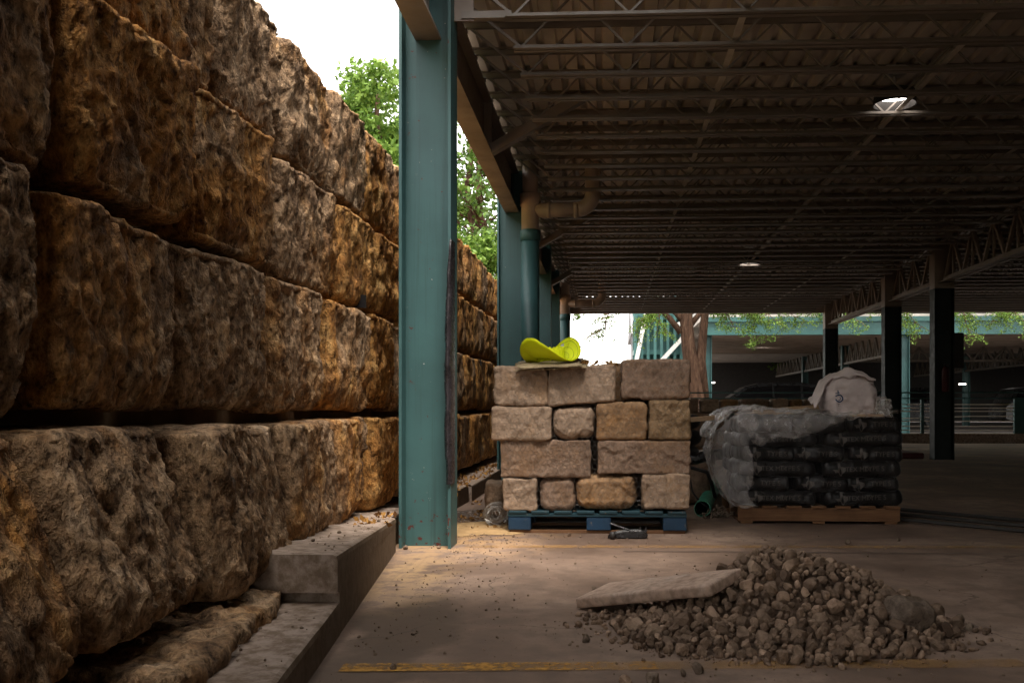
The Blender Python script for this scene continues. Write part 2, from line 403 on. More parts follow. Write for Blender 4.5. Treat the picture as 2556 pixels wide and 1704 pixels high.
# ------------------------------------------------------------------ numpy noise
def _hash(ix, iy, iz, seed):
    h = (ix.astype(np.int64) * 374761393 + iy.astype(np.int64) * 668265263 + iz.astype(np.int64) * 2147483647 + seed * 974711) & 0xffffffff
    h = ((h ^ (h >> 13)) * 1274126177) & 0xffffffff
    h = ((h ^ (h >> 16)) * 2246822519) & 0xffffffff
    return ((h ^ (h >> 15)) & 0xffff) / 65535.0
def vnoise(P, seed=0):
    i = np.floor(P).astype(np.int64); f = P - i
    f = f * f * (3 - 2 * f)
    r = 0
    for dx in (0, 1):
        for dy in (0, 1):
            for dz in (0, 1):
                w = (f[:, 0] if dx else 1 - f[:, 0]) * (f[:, 1] if dy else 1 - f[:, 1]) * (f[:, 2] if dz else 1 - f[:, 2])
                r = r + w * _hash(i[:, 0] + dx, i[:, 1] + dy, i[:, 2] + dz, seed)
    return r
def fbm(P, octs=4, seed=0, gain=0.5):
    a, s, tot, k = 1.0, 0, 0, 1.0
    for q in range(octs):
        s = s + a * vnoise(P * k + q * 17.3, seed + q); tot += a
        a *= gain; k *= 2.03
    return s / tot - 0.5


def facets(P, seed=0, tilt=0.55):
    """split-stone relief: every cell of a jittered lattice is its own tilted plane"""
    i = np.floor(P).astype(np.int64)
    best = np.full(len(P), 1e9); val = np.zeros(len(P))
    for dx in (-1, 0, 1):
        for dy in (-1, 0, 1):
            for dz in (-1, 0, 1):
                a, b, c = i[:, 0] + dx, i[:, 1] + dy, i[:, 2] + dz
                q = np.stack([a + _hash(a, b, c, seed), b + _hash(a, b, c, seed + 1), c + _hash(a, b, c, seed + 2)], 1)
                e = P - q; d = (e * e).sum(1)
                v = (_hash(a, b, c, seed + 3) - 0.5) + tilt * ((_hash(a, b, c, seed + 4) - 0.5) * e[:, 1] + (_hash(a, b, c, seed + 5) - 0.5) * e[:, 2]) * 2
                m = d < best
                best = np.where(m, d, best); val = np.where(m, v, val)
    return val

# ------------------------------------------------------------------ mesh helpers
WORLD_AT = {}
def link(name, me, mat, parent=None, origin=None, smooth=False):
    if mat is not None: me.materials.append(M[mat] if isinstance(mat, str) else mat)
    if smooth: me.polygons.foreach_set('use_smooth', [True] * len(me.polygons))
    o = bpy.data.objects.new(name, me)
    COL.objects.link(o)
    return o

class MB:
    """collects shapes in world coordinates; build() makes ONE mesh object out of them"""
    def __init__(self): self.v = []; self.f = []
    def add(self, vs, fs):
        k = len(self.v)
        self.v.extend([tuple(p) for p in vs]); self.f.extend([tuple(i + k for i in f) for f in fs])
        return self
    def box(self, lo, hi, rot=None, pivot=None):
        x0, y0, z0 = lo; x1, y1, z1 = hi
        vs = [Vector(p) for p in ((x0, y0, z0), (x1, y0, z0), (x1, y1, z0), (x0, y1, z0), (x0, y0, z1), (x1, y0, z1), (x1, y1, z1), (x0, y1, z1))]
        if rot is not None:
            pv = Vector(pivot) if pivot is not None else (Vector(lo) + Vector(hi)) / 2
            vs = [pv + rot @ (p - pv) for p in vs]
        return self.add(vs, [(0, 3, 2, 1), (4, 5, 6, 7), (0, 1, 5, 4), (1, 2, 6, 5), (2, 3, 7, 6), (3, 0, 4, 7)])
    def bar(self, p0, p1, w, h, up=(0, 0, 1)):
        p0, p1 = Vector(p0), Vector(p1); d = (p1 - p0).normalized(); u = Vector(up)
        s = d.cross(u)
        if s.length < 1e-4: s = d.cross(Vector((1, 0, 0)))
        s.normalize(); u = s.cross(d)
        a, b = s * w / 2, u * h / 2
        vs = [p0 - a - b, p0 + a - b, p0 + a + b, p0 - a + b, p1 - a - b, p1 + a - b, p1 + a + b, p1 - a + b]
        return self.add(vs, [(0, 1, 2, 3), (7, 6, 5, 4), (0, 4, 5, 1), (1, 5, 6, 2), (2, 6, 7, 3), (3, 7, 4, 0)])
    def tube(self, pts, r, n=8, cap=True):
        pts = [Vector(p) for p in pts]; rs = r if hasattr(r, '__len__') else [r] * len(pts)
        vs = []; ref = None
        for i, p in enumerate(pts):
            d = (pts[min(i + 1, len(pts) - 1)] - pts[max(i - 1, 0)]).normalized()
            if ref is None:
                ref = d.cross(Vector((0, 0, 1)))
                if ref.length < 1e-3: ref = d.cross(Vector((1, 0, 0)))
            ref = (ref - d * ref.dot(d)).normalized(); bi = d.cross(ref)
            for k in range(n):
                a = 2 * math.pi * k / n
                vs.append(p + (ref * math.cos(a) + bi * math.sin(a)) * rs[i])
        fs = [(i * n + k, i * n + (k + 1) % n, (i + 1) * n + (k + 1) % n, (i + 1) * n + k) for i in range(len(pts) - 1) for k in range(n)]
        if cap: fs += [tuple(range(n))[::-1], tuple((len(pts) - 1) * n + k for k in range(n))]
        return self.add(vs, fs)
    def grid(self, rows):
        nu, nv = len(rows), len(rows[0])
        return self.add([p for r in rows for p in r], [(i * nv + j, (i + 1) * nv + j, (i + 1) * nv + j + 1, i * nv + j + 1) for i in range(nu - 1) for j in range(nv - 1)])
    def lathe(self, c, prof, n=24):
        rows = [[(c[0] + r * math.cos(2 * math.pi * k / n), c[1] + r * math.sin(2 * math.pi * k / n), c[2] + z) for k in range(n + 1)] for r, z in prof]
        return self.grid(rows)
    def prism(self, poly, axis, a, b):
        """poly: 2-D outline; axis: the coordinate it is pushed along"""
        def mk(p, t):
            return {'x': (t, p[0], p[1]), 'y': (p[0], t, p[1]), 'z': (p[0], p[1], t)}[axis]
        n = len(poly)
        vs = [mk(p, a) for p in poly] + [mk(p, b) for p in poly]
        return self.add(vs, [tuple(range(n))[::-1], tuple(range(n, 2 * n))] + [(i, (i + 1) % n, n + (i + 1) % n, n + i) for i in range(n)])
    def build(self, name, mat, parent=None, origin=None, smooth=False, fix=False, bevel=0):
        V = np.array([tuple(p) for p in self.v], dtype=float)
        if parent is not None: off = Vector((0, 0, 0)); base = WORLD_AT[parent.name]
        else:
            base = Vector(origin) if origin is not None else Vector(((V[:, 0].min() + V[:, 0].max()) / 2, (V[:, 1].min() + V[:, 1].max()) / 2, V[:, 2].min()))
        me = bpy.data.meshes.new(name)
        me.from_pydata([tuple(p) for p in (V - np.array(base))], [], self.f)
        if fix or bevel:
            bm = bmesh.new(); bm.from_mesh(me)
            if bevel:
                bmesh.ops.bevel(bm, geom=bm.edges[:], offset=bevel, segments=1, affect='EDGES', clamp_overlap=True)
            bmesh.ops.recalc_face_normals(bm, faces=bm.faces[:])
            bm.to_mesh(me); bm.free()
        o = link(name, me, mat, smooth=smooth)
        if parent is not None: o.parent = parent
        else: o.location = base
        WORLD_AT[o.name] = base if parent is None else WORLD_AT[parent.name]
        return o

def tag(o, label, cat, group=None):
    o['label'] = label; o['category'] = cat
    if group: o['group'] = group
    return o
def struct(o): o['kind'] = 'structure'; return o
def stuff(o): o['kind'] = 'stuff'; return o
def thing(name, label, cat, loc, group=None):
    o = bpy.data.objects.new(name, None)
    o.empty_display_size = 0.1
    COL.objects.link(o); o.location = loc
    WORLD_AT[o.name] = Vector(loc)
    return tag(o, label, cat, group)
def copy_child(src, parent, loc, rot=None, scale=None, name=None):
    c = src.copy(); COL.objects.link(c); c.parent = parent; c.location = loc
    if rot is not None: c.rotation_euler = rot
    if scale is not None: c.scale = scale
    for ch in src.children:
        d = ch.copy(); COL.objects.link(d); d.parent = c
    return c

_RB = {}
def rbox(s, r, n):
    """surface grid of a rounded box: vertex array, normals, quads"""
    key = (tuple(round(q, 4) for q in s), round(r, 4), tuple(n))
    if key in _RB: return _RB[key]
    h = np.array(s) / 2
    idx = {}; P = []; F = []
    def vid(i, j, k):
        q = (i, j, k)
        if q not in idx:
            idx[q] = len(P); P.append([-h[0] + s[0] * i / n[0], -h[1] + s[1] * j / n[1], -h[2] + s[2] * k / n[2]])
        return idx[q]
    for k, flip in ((0, True), (n[2], False)):
        for i in range(n[0]):
            for j in range(n[1]):
                q = (vid(i, j, k), vid(i + 1, j, k), vid(i + 1, j + 1, k), vid(i, j + 1, k)); F.append(q[::-1] if flip else q)
    for j, flip in ((0, False), (n[1], True)):
        for i in range(n[0]):
            for k in range(n[2]):
                q = (vid(i, j, k), vid(i + 1, j, k), vid(i + 1, j, k + 1), vid(i, j, k + 1)); F.append(q[::-1] if flip else q)
    for i, flip in ((0, True), (n[0], False)):
        for j in range(n[1]):
            for k in range(n[2]):
                q = (vid(i, j, k), vid(i, j + 1, k), vid(i, j + 1, k + 1), vid(i, j, k + 1)); F.append(q[::-1] if flip else q)
    P = np.array(P)
    inner = np.clip(P, -(h - r), h - r)
    d = P - inner
    ln = np.linalg.norm(d, axis=1, keepdims=True); ln[ln < 1e-9] = 1
    N = d / ln
    P2 = inner + N * r
    _RB[key] = (P2, N, F)
    return _RB[key]
def raw_mesh(name, V, F, mat, parent=None, loc=(0, 0, 0), rot=None, smooth=True):
    me = bpy.data.meshes.new(name)
    me.from_pydata([tuple(p) for p in V], [], F)
    o = link(name, me, mat, smooth=smooth)
    if parent is not None: o.parent = parent; o.location = Vector(loc) - WORLD_AT[parent.name]
    else: o.location = loc
    if rot is not None: o.rotation_euler = rot
    WORLD_AT[o.name] = Vector(loc)
    return o

def stone_mesh(s, r, res, amp, seed, freq=5.0, wob=0.35, smax=70):
    n = [max(3, min(smax, int(math.ceil(q / res)))) for q in s]
    P, N, F = rbox(s, r, n)
    off = np.array([seed * 3.7, seed * 1.9, seed * 7.1])
    Q = P + off
    d = fbm(Q * freq, 3, seed) * 1.3 * amp + fbm(Q * freq * 4.5, 3, seed + 9) * amp * wob
    Qf = Q[:, [1, 0, 2]] * freq * 1.7 + fbm(Q * freq * 3, 2, seed + 7)[:, None] * 0.5
    d = d + facets(Qf, seed + 70, 0.8) * amp * 0.75
    return P + N * d[:, None], F

# ================================================================== SETTING
struct(MB().add([(-400, -400, -0.02), (400, -400, -0.02), (400, 900, -0.02), (-400, 900, -0.02)], [(0, 1, 2, 3)]).build('ground', 'asphalt', origin=(0, 0, -0.02)))
struct(MB().add([(-1.9, -14, 0), (21, -14, 0), (21, 24.9, 0), (-1.9, 24.9, 0)], [(0, 1, 2, 3)]).build('floor_slab', 'floor_concrete', origin=(0, 0, 0)))
bank = MB()
bank.box((-40, -14, -0.01), (-2.02, 40, 2.52))
bank.box((-2.02, -14, -0.01), (-1.62, 0.6, 2.62))
struct(bank.build('earth_bank', 'earth'))
hill = MB(); rows = []  # unseen slope added to block low sky light from the left
for i in range(30):
    y = -14 + i * 0.95; row = []
    k = min(1, max(0, (13.5 - y) / 1.5))
    for j in range(22):
        x = -2.25 - j * 0.45
        row.append((x, y, 2.50 + k * (j * 0.45) * 0.85 + 0.25 * mnoise.noise(Vector((x * 0.8, y * 0.8, 1))) * min(1, j)))
    rows.append(row)
hill.grid(rows); struct(hill.build('shade_hill', 'grass_bank', smooth=True))

# faded parking lines
def line_sheet(p0, p1, w, z=0.004):
    p0, p1 = Vector(p0), Vector(p1); d = (p1 - p0).normalized(); s = Vector((-d.y, d.x, 0)) * w / 2
    q = [p0 - s, p1 - s, p1 + s, p0 + s]
    return MB().add([(a.x, a.y, z) for a in q], [(0, 1, 2, 3)])
a = at(852, 1667, z=0); b = at(2556, 1656, z=0)
c_ = at(1640, 1662, z=0); b_ = at(1480, 1663, z=0)
struct(line_sheet((a.x, a.y, 0), (b_.x, b_.y, 0), 0.10).build('parking_line', 'yellow_paint'))
struct(line_sheet((b_.x + 0.002, b_.y, 0), (c_.x, c_.y, 0), 0.10).build('parking_line', 'yellow_half'))
struct(line_sheet((c_.x + 0.002, c_.y, 0), (b.x, b.y, 0), 0.10).build('parking_line', 'yellow_faded'))
a = at(1160, 1364, z=0); b = at(2556, 1366, z=0)
struct(line_sheet((a.x, a.y, 0), (b.x, b.y, 0), 0.10).build('parking_line', 'yellow_faded'))
# shallow saw joint beside the second line
struct(line_sheet((0.1, 5.735, 0), (14, 5.71, 0), 0.014, 0.005).build('slab_joint', 'dark_steel'))

# ------------------------------------------------------------------ kerb along the wall
def kx(Y): return -(0.591 + 0.1215 * Y)
def loft_kerb(name, ys, front, top, bottom, back=-1.75, label=None):
    m = MB(); rows = []
    for i, y in enumerate(ys):
        j = (mnoise.noise(Vector((y * 5, 1.3, 0))) * 0.006)
        f, tz, bz = front(y), top(y) + j * 0.6, bottom(y)
        rows.append([(back, y, bz), (f, y, bz), (f, y, tz - 0.022), (f - 0.004 + j, y, tz - 0.006), (f - 0.018 + j, y, tz), (back, y, tz)])
    m.grid(rows)
    n = len(rows[0])
    m.f.append(tuple(range(n))[::-1]); m.f.append(tuple((len(ys) - 1) * n + k for k in range(n)))
    o = m.build(name, 'kerb_concrete', fix=True)
    return struct(o)
def steps(a, b, k): return [a + (b - a) * i / k for i in range(k + 1)]
loft_kerb('kerb_lower', steps(0.4, 3.575, 34), kx, lambda y: 0.124 + 0.004 * (y - 2.5), lambda y: -0.01)
loft_kerb('kerb_upper', steps(3.52, 5.66, 30), kx, lambda y: 0.317 - (y - 3.52) * 0.0515, lambda y: 0.172)
struct(MB().add([(-1.75, 3.578, -0.01), (kx(3.578) - 0.002, 3.578, -0.01), (kx(5.66) - 0.002, 5.66, -0.01), (-1.75, 5.66, -0.01),
                 (-1.75, 3.578, 0.17), (kx(3.578) - 0.002, 3.578, 0.17), (kx(5.66) - 0.002, 5.66, 0.17), (-1.75, 5.66, 0.17)],
                [(0, 3, 2, 1), (4, 5, 6, 7), (0, 1, 5, 4), (1, 2, 6, 5), (2, 3, 7, 6), (3, 0, 4, 7)]).build('kerb_base', 'kerb_concrete'))
loft_kerb('kerb_joint', steps(5.665, 6.35, 6), lambda y: -1.345, lambda y: 0.195, lambda y: -0.01)
loft_kerb('kerb_far', steps(6.36, 8.73, 20), lambda y: -1.36 + 0.030 * (y - 6.4), lambda y: 0.158, lambda y: -0.01)
loft_kerb('kerb_far', steps(8.75, 24.0, 40), lambda y: -1.262, lambda y: 0.150, lambda y: -0.01)

# ------------------------------------------------------------------ retaining wall of quarried blocks
wall = thing('retaining_wall', 'tall dry-stacked retaining wall of rough brown limestone blocks', 'wall', (-1.7, 3.0, 0))
def wall_block(y0, y1, z0, z1, xf, seed, und=0.0, och=0.3, rz=0.0, lean=0.0):
    L, H, D = y1 - y0, z1 - z0, 0.42
    dist = max(0.9, (y0 + y1) / 2)
    res = 0.011 if dist < 5.2 else (0.017 if dist < 9 else 0.04)
    n = [max(4, int(D / (res * 2.2))), max(6, int(L / res)), max(6, int(H / res))]
    r = 0.034
    P, N, F = rbox((D, L, H), r, n)
    P = P.copy()
    Q = P + np.array([seed * 3.1, (y0 + y1) / 2 + seed, z0])
    S = np.array([1, 1, 0.62])
    front = np.clip((P[:, 0] + D / 2) / D, 0, 1) ** 0.7
    big = fbm(Q * S * 2.2, 2, seed) * 0.034 + facets(Q * np.array([3.2, 4.6, 2.6]) + fbm(Q * 6, 2, seed + 8)[:, None] * 0.5, seed, 0.7) * 0.017 + facets(Q * np.array([9, 11.0, 6.5]) + fbm(Q * 14, 2, seed + 9)[:, None] * 0.5, seed + 50, 0.7) * 0.013
    mid = fbm(Q * S * 8.0, 4, seed + 5, 0.65)
    rid = (0.22 - np.abs(fbm(Q * np.array([6, 9.0, 4.2]), 3, seed + 21))) * 0.10
    fine = fbm(Q * np.array([24, 24, 15]), 3, seed + 31, 0.7) * 0.046
    d = big + mid * 0.058 + rid * 0.6 - np.clip(fbm(Q * np.array([10, 13, 6.0]), 2, seed + 77) - 0.15, 0, 1) * 0.10 + fine - 0.03
    k = np.abs(N[:, 0])
    P = P + N * (d * (0.25 + 0.75 * k))[:, None]
    zr = (P[:, 2] + H / 2) / H
    yr = (P[:, 1] + L / 2) / L
    cut = np.clip((0.24 - zr) / 0.24, 0, 1) ** 1.6 * und
    cut2 = np.clip((0.085 - np.minimum(yr, 1 - yr)) / 0.085, 0, 1) ** 1.3 * 0.07
    P[:, 0] -= (cut + cut2) * front + zr * lean
    pinch = np.clip((0.32 - zr) / 0.32, 0, 1) ** 1.6 * 0.042       # lower corners are knocked off, the joints widen downwards
    P[:, 1] -= np.sign(P[:, 1]) * pinch * np.clip((np.abs(P[:, 1]) / (L / 2) - 0.55) / 0.45, 0, 1)
    P[:, 2] += fbm(Q * np.array([0, 3.4, 0]) + 4.2, 3, seed + 2) * 0.050 * np.where(zr > 0.5, 1.0, 0.7)
    P[:, 1] += fbm(Q * np.array([0, 0, 3.0]) + 8.2, 3, seed + 3) * 0.04
    o = raw_mesh('stone_block', P, F, 'quarry_stone', wall, (xf - D / 2, (y0 + y1) / 2, (z0 + z1) / 2), (0, 0, rz))
    o.color = (min(1, max(0, och)), 0, 0, 1)                # how far iron-stained this block is
    return o
def course(z0, z1, xf, joints, und, seed, och, near):
    for i in range(len(joints) - 1):
        g = 0.026 if joints[i] < 7 else 0.016
        zz0 = z0 + random.uniform(-0.01, 0.02); zz1 = z1 + random.uniform(-0.02, 0.015)
        ym = (joints[i] + joints[i + 1]) / 2
        fwd = near * min(1, max(0, (4.6 - ym) / 2.4)); rz = 0.0
        if seed == 100 and ym < 6.2:                          # the bottom course follows the kerb
            fwd = kx(ym) - (0.30 if ym < 3.0 else 0.215) - xf; rz = math.atan(0.1215)
            if ym < 3.0: zz0 += 0.055
        wall_block(joints[i] + g, joints[i + 1] - g, zz0, zz1, xf + fwd + random.uniform(-0.015, 0.015), seed + i, und, och + 0.45 * min(1, max(0, (ym - 4.2) / 2.2)) + random.uniform(-0.25, 0.25), rz, 0.20 * min(1, max(0, (4.8 - ym) / 2.2)) if rz else 0.0)
def fill(js, a, step=0.92):
    js = list(js)
    while js[-1] < 24: js.append(js[-1] + step * random.uniform(0.85, 1.2))
    return js
course(0.205, 0.815, -1.47, fill([0.6, 1.45, 2.2, 3.05, 4.01, 4.96, 5.96, 6.80], 0), 0.05, 100, 0.22, 0.13)
course(0.850, 1.478, -1.50, fill([0.7, 1.55, 2.43, 3.25, 4.20, 5.07, 6.02, 6.77], 0), 0.05, 200, 0.15, 0.05)
course(1.50, 2.09, -1.52, fill([0.5, 1.45, 2.59, 3.42, 4.33, 5.40, 6.30], 0), 0.03, 300, 0.50, 0.05)
course(2.11, 2.70, -1.545, fill([0.6, 1.70, 2.83, 3.78, 4.51, 5.33, 6.07, 6.95], 0), 0.02, 400, 0.30, 0.03)
# half-buried footing course on the ledge
for i, (y0, y1) in enumerate(((0.5, 1.5), (1.52, 2.30), (2.32, 2.88), (2.90, 3.50))):
    L, H, D = y1 - y0, 0.16, 0.45
    V, F = stone_mesh((D, L, H), 0.03, 0.018, 0.03, 500 + i, 9)
    ang = math.atan(0.1215)
    raw_mesh('stone_block', V, F, 'quarry_stone', wall, (kx((y0 + y1) / 2) - 0.20 - D / 2, (y0 + y1) / 2, 0.108), (0, 0, ang)).color = (0.12, 0, 0, 1)
# dark packing seen in the open bed joint
MB().box((-1.99, 0.5, 0.02), (-1.74, 24, 2.5)).build('backing', 'earth', wall)
# small black pieces standing for dark slots in the bed joints
for (x, y) in ((941, 752), (1151, 860), (1216, 905)):
    p = at(x, y, X=-1.44)
    MB().box((-1.62, p.y - 0.010, p.z - 0.04), (-1.51, p.y + 0.008, p.z + 0.04)).build('slot_piece', 'black_plastic', wall)

# ================================================================== THE GARAGE
Z_BB, Z_BT, Z_JB, Z_JT = 3.20, 3.68, 3.33, 3.74
gar = thing('parking_garage', 'open steel parking garage with teal columns and brown bar-joist ceiling', 'parking garage', (2.2, 12.0, 0))
COLX0, COLX1 = -1.293, -0.968
CY_LIST = [5.80, 11.05, 16.2, 19.05, 24.2]
RX = 5.70
def column(x0, x1, y0, z1, mat, depth=0.25):
    m = MB(); tf = 0.018
    m.box((x0, y0, 0.0), (x0 + tf, y0 + depth, z1))
    m.box((x1 - tf, y0, 0.0), (x1, y0 + depth, z1))
    m.box((x0 + tf, y0 + depth / 2 - 0.006, 0.0), (x1 - tf, y0 + depth / 2 + 0.006, z1))
    c = m.build('column', mat, gar)
    WORLD_AT[c.name] = WORLD_AT[gar.name]
    return c
cols = []
for i, y in enumerate(CY_LIST):
    c = column(COLX0, COLX1, y, 3.70, 'teal_paint_rusty'); cols.append(c)
    column(RX - 0.165, RX + 0.165, y, 2.90, 'column_dark')
    hd = MB(); hd.box((RX - 0.165, y, 2.901), (RX + 0.165, y + 0.25, 3.70)); hd.build('column_head', 'taupe_steel', gar)
cols[0]['label'] = 'near teal steel column with rust spots at its foot'
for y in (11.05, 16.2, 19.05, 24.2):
    column(14.0 - 0.165, 14.0 + 0.165, y, 3.70, 'column_dark')

# black plastic sheeting taped over the near column's edge
m = MB(); rows = []
zs = np.linspace(0.40, 1.92, 44)
for i, z in enumerate(zs):
    k = min(1.0, (1.92 - z) / 0.55) ** 0.7 * (1.0 if z > 0.55 else 0.72)
    w = 0.034 * k + 0.003
    row = []
    for j in range(7):
        a = j / 6
        x = COLX1 - w + a * (w + 0.006)
        y = 5.795 - 0.030 * math.sin(a * math.pi) * k - 0.002 + mnoise.noise(Vector((x * 26, z * 17, 2))) * 0.016 + abs(mnoise.noise(Vector((x * 40, z * 34, 6)))) * 0.014
        row.append((x + mnoise.noise(Vector((a * 2, z * 6, 5))) * 0.006, y, z))
    row.append((COLX1 + 0.006, 5.93, z))
    rows.append(row)
m.grid(rows)
o = m.build('plastic_wrap', 'tape_black', gar, smooth=True); o.parent = cols[0]

# edge beam, one length per bay
def ibeam(m, y0, y1, xc, w=0.165, tf=0.018):
    m.box((xc - w / 2, y0, Z_BB), (xc + w / 2, y1, Z_BB + tf))
    m.box((xc - w / 2, y0, Z_BT - tf), (xc + w / 2, y1, Z_BT))
    m.box((xc - 0.006, y0, Z_BB + tf), (xc + 0.006, y1, Z_BT - tf))
XB = (COLX0 + COLX1) / 2
spans = [(-3.0, 5.80 + 0.117), (5.80 + 0.133, 11.05 + 0.117), (11.05 + 0.133, 16.2 + 0.117), (16.2 + 0.133, 19.05 + 0.117), (19.05 + 0.133, 24.2 + 0.117)]
for (y0, y1) in spans:
    m = MB(); ibeam(m, y0, y1, XB); eb = m.build('edge_beam', 'taupe_steel', gar)
    ym = (y0 + y1) / 2
    if y0 > 0:
        s = MB().box((XB + 0.0065, ym - 0.006, Z_BB + 0.019), (XB + 0.08, ym + 0.006, Z_BT - 0.019)).build('stiffener', 'taupe_steel', gar); s.parent = eb
        s = MB().box((XB + 0.0065, y1 - 0.16, Z_BB + 0.05), (XB + 0.018, y1 - 0.01, Z_BT - 0.05)).build('splice_plate', 'dark_steel', gar); s.parent = eb
        # knee brace from the beam's bottom flange up to the joists
        MB().bar((XB + 0.07, ym, Z_BB + 0.02), (-0.22, ym - 0.05, Z_JT - 0.06), 0.09, 0.09).build('knee_brace', 'joist_steel', gar)
# gusset where the first joist meets the near column
MB().box((COLX1 + 0.002, 5.92, 3.32), (COLX1 + 0.125, 5.94, 3.55)).build('gusset_plate', 'taupe_steel', gar)

# one bar joist, then copies of it
JL0, JL1 = XB, RX
def joist_parts(x0, x1, y):
    n_extra = 0.52                                     # the bottom chord stops short of the bearing
    w = MB()
    per = 0.73; xs = x0 + n_extra
    nodes = [xs]
    zt, zb = Z_JT - 0.03, Z_JB + 0.02
    w.bar((x0 + 0.10, y, zt), (xs + 0.02, y, zb), 0.018, 0.018)
    k = 0; x = xs + 0.02
    while x < x1 - n_extra - 0.05:
        xt = min(x + per / 2, x1 - n_extra)
        w.bar((x, y, zb), (xt, y, zt), 0.014, 0.014)
        xn = min(xt + per / 2, x1 - n_extra)
        w.bar((xt, y, zt), (xn, y, zb), 0.014, 0.014)
        x = xn
    w.bar((x1 - 0.10, y, zt), (x1 - n_extra, y, zb), 0.018, 0.018)
    top = MB()
    for s in (-1, 1):
        top.box((x0 - 0.04, y + s * 0.012 - 0.003, Z_JT - 0.045), (x1 + 0.04, y + s * 0.012 + 0.003, Z_JT - 0.006))
        a, b = sorted((s * 0.009, s * 0.052))
        top.box((x0 - 0.04, y + a, Z_JT - 0.006), (x1 + 0.04, y + b, Z_JT - 0.001))
    for xe in (x0, x1 - 0.06):
        top.box((xe - 0.03, y - 0.055, Z_BT + 0.001), (xe + 0.09, y + 0.055, Z_JT - 0.046))
    bot = MB()
    for s in (-1, 1):
        bot.box((xs - 0.03, y + s * 0.012 - 0.003, Z_JB + 0.005), (x1 - n_extra + 0.03, y + s * 0.012 + 0.003, Z_JB + 0.032))
        a, b = sorted((s * 0.009, s * 0.046))
        bot.box((xs - 0.03, y + a, Z_JB), (x1 - n_extra + 0.03, y + b, Z_JB + 0.005))
    return w, top, bot
w, tp, bt = joist_parts(JL0, JL1, 5.93)
j0 = w.build('joist', 'joist_steel', gar)
jt = tp.build('top_chord', 'joist_steel', gar); jt.parent = j0
jb = bt.build('bottom_chord', 'joist_steel', gar); jb.parent = j0
JSP = 0.525
for k in range(1, 36):
    copy_child(j0, gar, (0, k * JSP, 0))
for k in range(6, 36):
    copy_child(j0, gar, (JL1 - JL0, k * JSP, 0))
# extension of the first joist's bottom chord to the column
MB().box((COLX1 + 0.05, 5.905, Z_JB), (XB + 0.53, 5.955, Z_JB + 0.045)).build('chord_extension', 'joist_steel', gar)

# bridging angles across the joists
for x in (0.87, 2.45, 3.95):
    MB().box((x - 0.022, 5.6, Z_JB + 0.046), (x + 0.022, 24.1, Z_JB + 0.052)).build('bridging', 'deck_steel', gar)
# conduit under the deck
MB().tube([(2.72, 5.2, 3.70), (2.72, 24, 3.70)], 0.014, 6).build('conduit', 'galvanised', gar)

# ribbed steel deck in sheets; the joists carry it
Y_GAP, N_OPEN = (3.5, 5.15), 2          # unseen roof opening added to let a pool of daylight in beside the wall
DX0 = -1.10; PW = 0.9144; pit = PW / 6
def deck_sheet(x0, y0, y1, ribs=6):
    m = MB(); z0, z1 = Z_JT + 0.002, Z_JT + 0.042
    prof = []
    for k in range(ribs):
        xa = x0 + k * pit
        prof += [(xa, z0), (xa + 0.088, z0), (xa + 0.101, z1), (xa + 0.139, z1)]
    prof.append((x0 + ribs * pit, z0))
    m.grid([[(x, y0, z) for x, z in prof], [(x, y1, z) for x, z in prof]])
    return m
for (ya, yb) in ((-14, Y_GAP[0]), (Y_GAP[1], 24.5)):
    d0 = deck_sheet(DX0, ya, yb).build('deck_sheet', 'deck_steel', gar)
    for k in range(1, N_OPEN):
        copy_child(d0, gar, (k * PW, 0, 0))
    if ya < 0: deck_sheet(DX0 - 2 * pit - 0.002, ya, yb, 2).build('deck_sheet', 'deck_steel', gar)        # unseen overhang strip added to shade the near wall
d1 = deck_sheet(DX0, -14, 24.5).build('deck_sheet', 'deck_steel', gar); d1.location.x += N_OPEN * PW
for k in range(N_OPEN + 1, 24):
    copy_child(d1, gar, (k * PW, 0, 0))
XO = DX0 + N_OPEN * PW
for (ya, yb) in ((-14, Y_GAP[0]), (Y_GAP[1], 24.55)):
    MB().box((DX0 - (0.01 if ya > 0 else 2 * pit), ya, Z_JT + 0.046), (XO, yb, Z_JT + 0.19)).build('roof_slab', 'kerb_concrete', gar)
MB().box((XO + 0.002, -14, Z_JT + 0.046), (DX0 + 24 * PW, 24.55, Z_JT + 0.19)).build('roof_slab', 'kerb_concrete', gar)
# far end beam under the deck edge
MB().box((XB, 24.36, Z_BB + 0.12), (20.5, 24.46, Z_JT)).build('end_beam', 'taupe_steel', gar)

# girder trusses on the inner column line
def girder(y0, y1, x):
    zt, zb = 3.66, 3.00
    g = MB()
    for s in (-1, 1): g.box((x + s * 0.06 - 0.045, y0, zb - 0.006), (x + s * 0.06 + 0.045, y1, zb + 0.006)); 
    for s in (-1, 1): g.box((x + s * 0.02 - 0.006, y0, zb + 0.0065), (x + s * 0.02 + 0.006, y1, zb + 0.085))
    o = g.build('girder_truss', 'taupe_steel', gar)
    tc = MB().box((x - 0.10, y0, zt - 0.012), (x + 0.10, y1, zt + 0.012)).build('top_chord', 'taupe_steel', gar); tc.parent = o
    n = max(2, int(round((y1 - y0) / 0.86)))
    wb_ = MB()
    for k in range(n):
        a, b = y0 + (y1 - y0) * k / n, y0 + (y1 - y0) * (k + 1) / n
        mid = (a + b) / 2
        wb_.bar((x, a, zb + 0.03), (x, mid, zt), 0.05, 0.05)
        wb_.bar((x, mid, zt), (x, b, zb + 0.03), 0.05, 0.05)
        wb_.bar((x, mid, zb + 0.03), (x, mid, zt), 0.035, 0.035)
    q = wb_.build('web', 'taupe_steel', gar); q.parent = o
for y0, y1 in ((5.80 + 0.26, 11.04), (11.31, 16.19), (16.46, 19.04), (19.31, 24.19)):
    girder(y0, y1, RX)
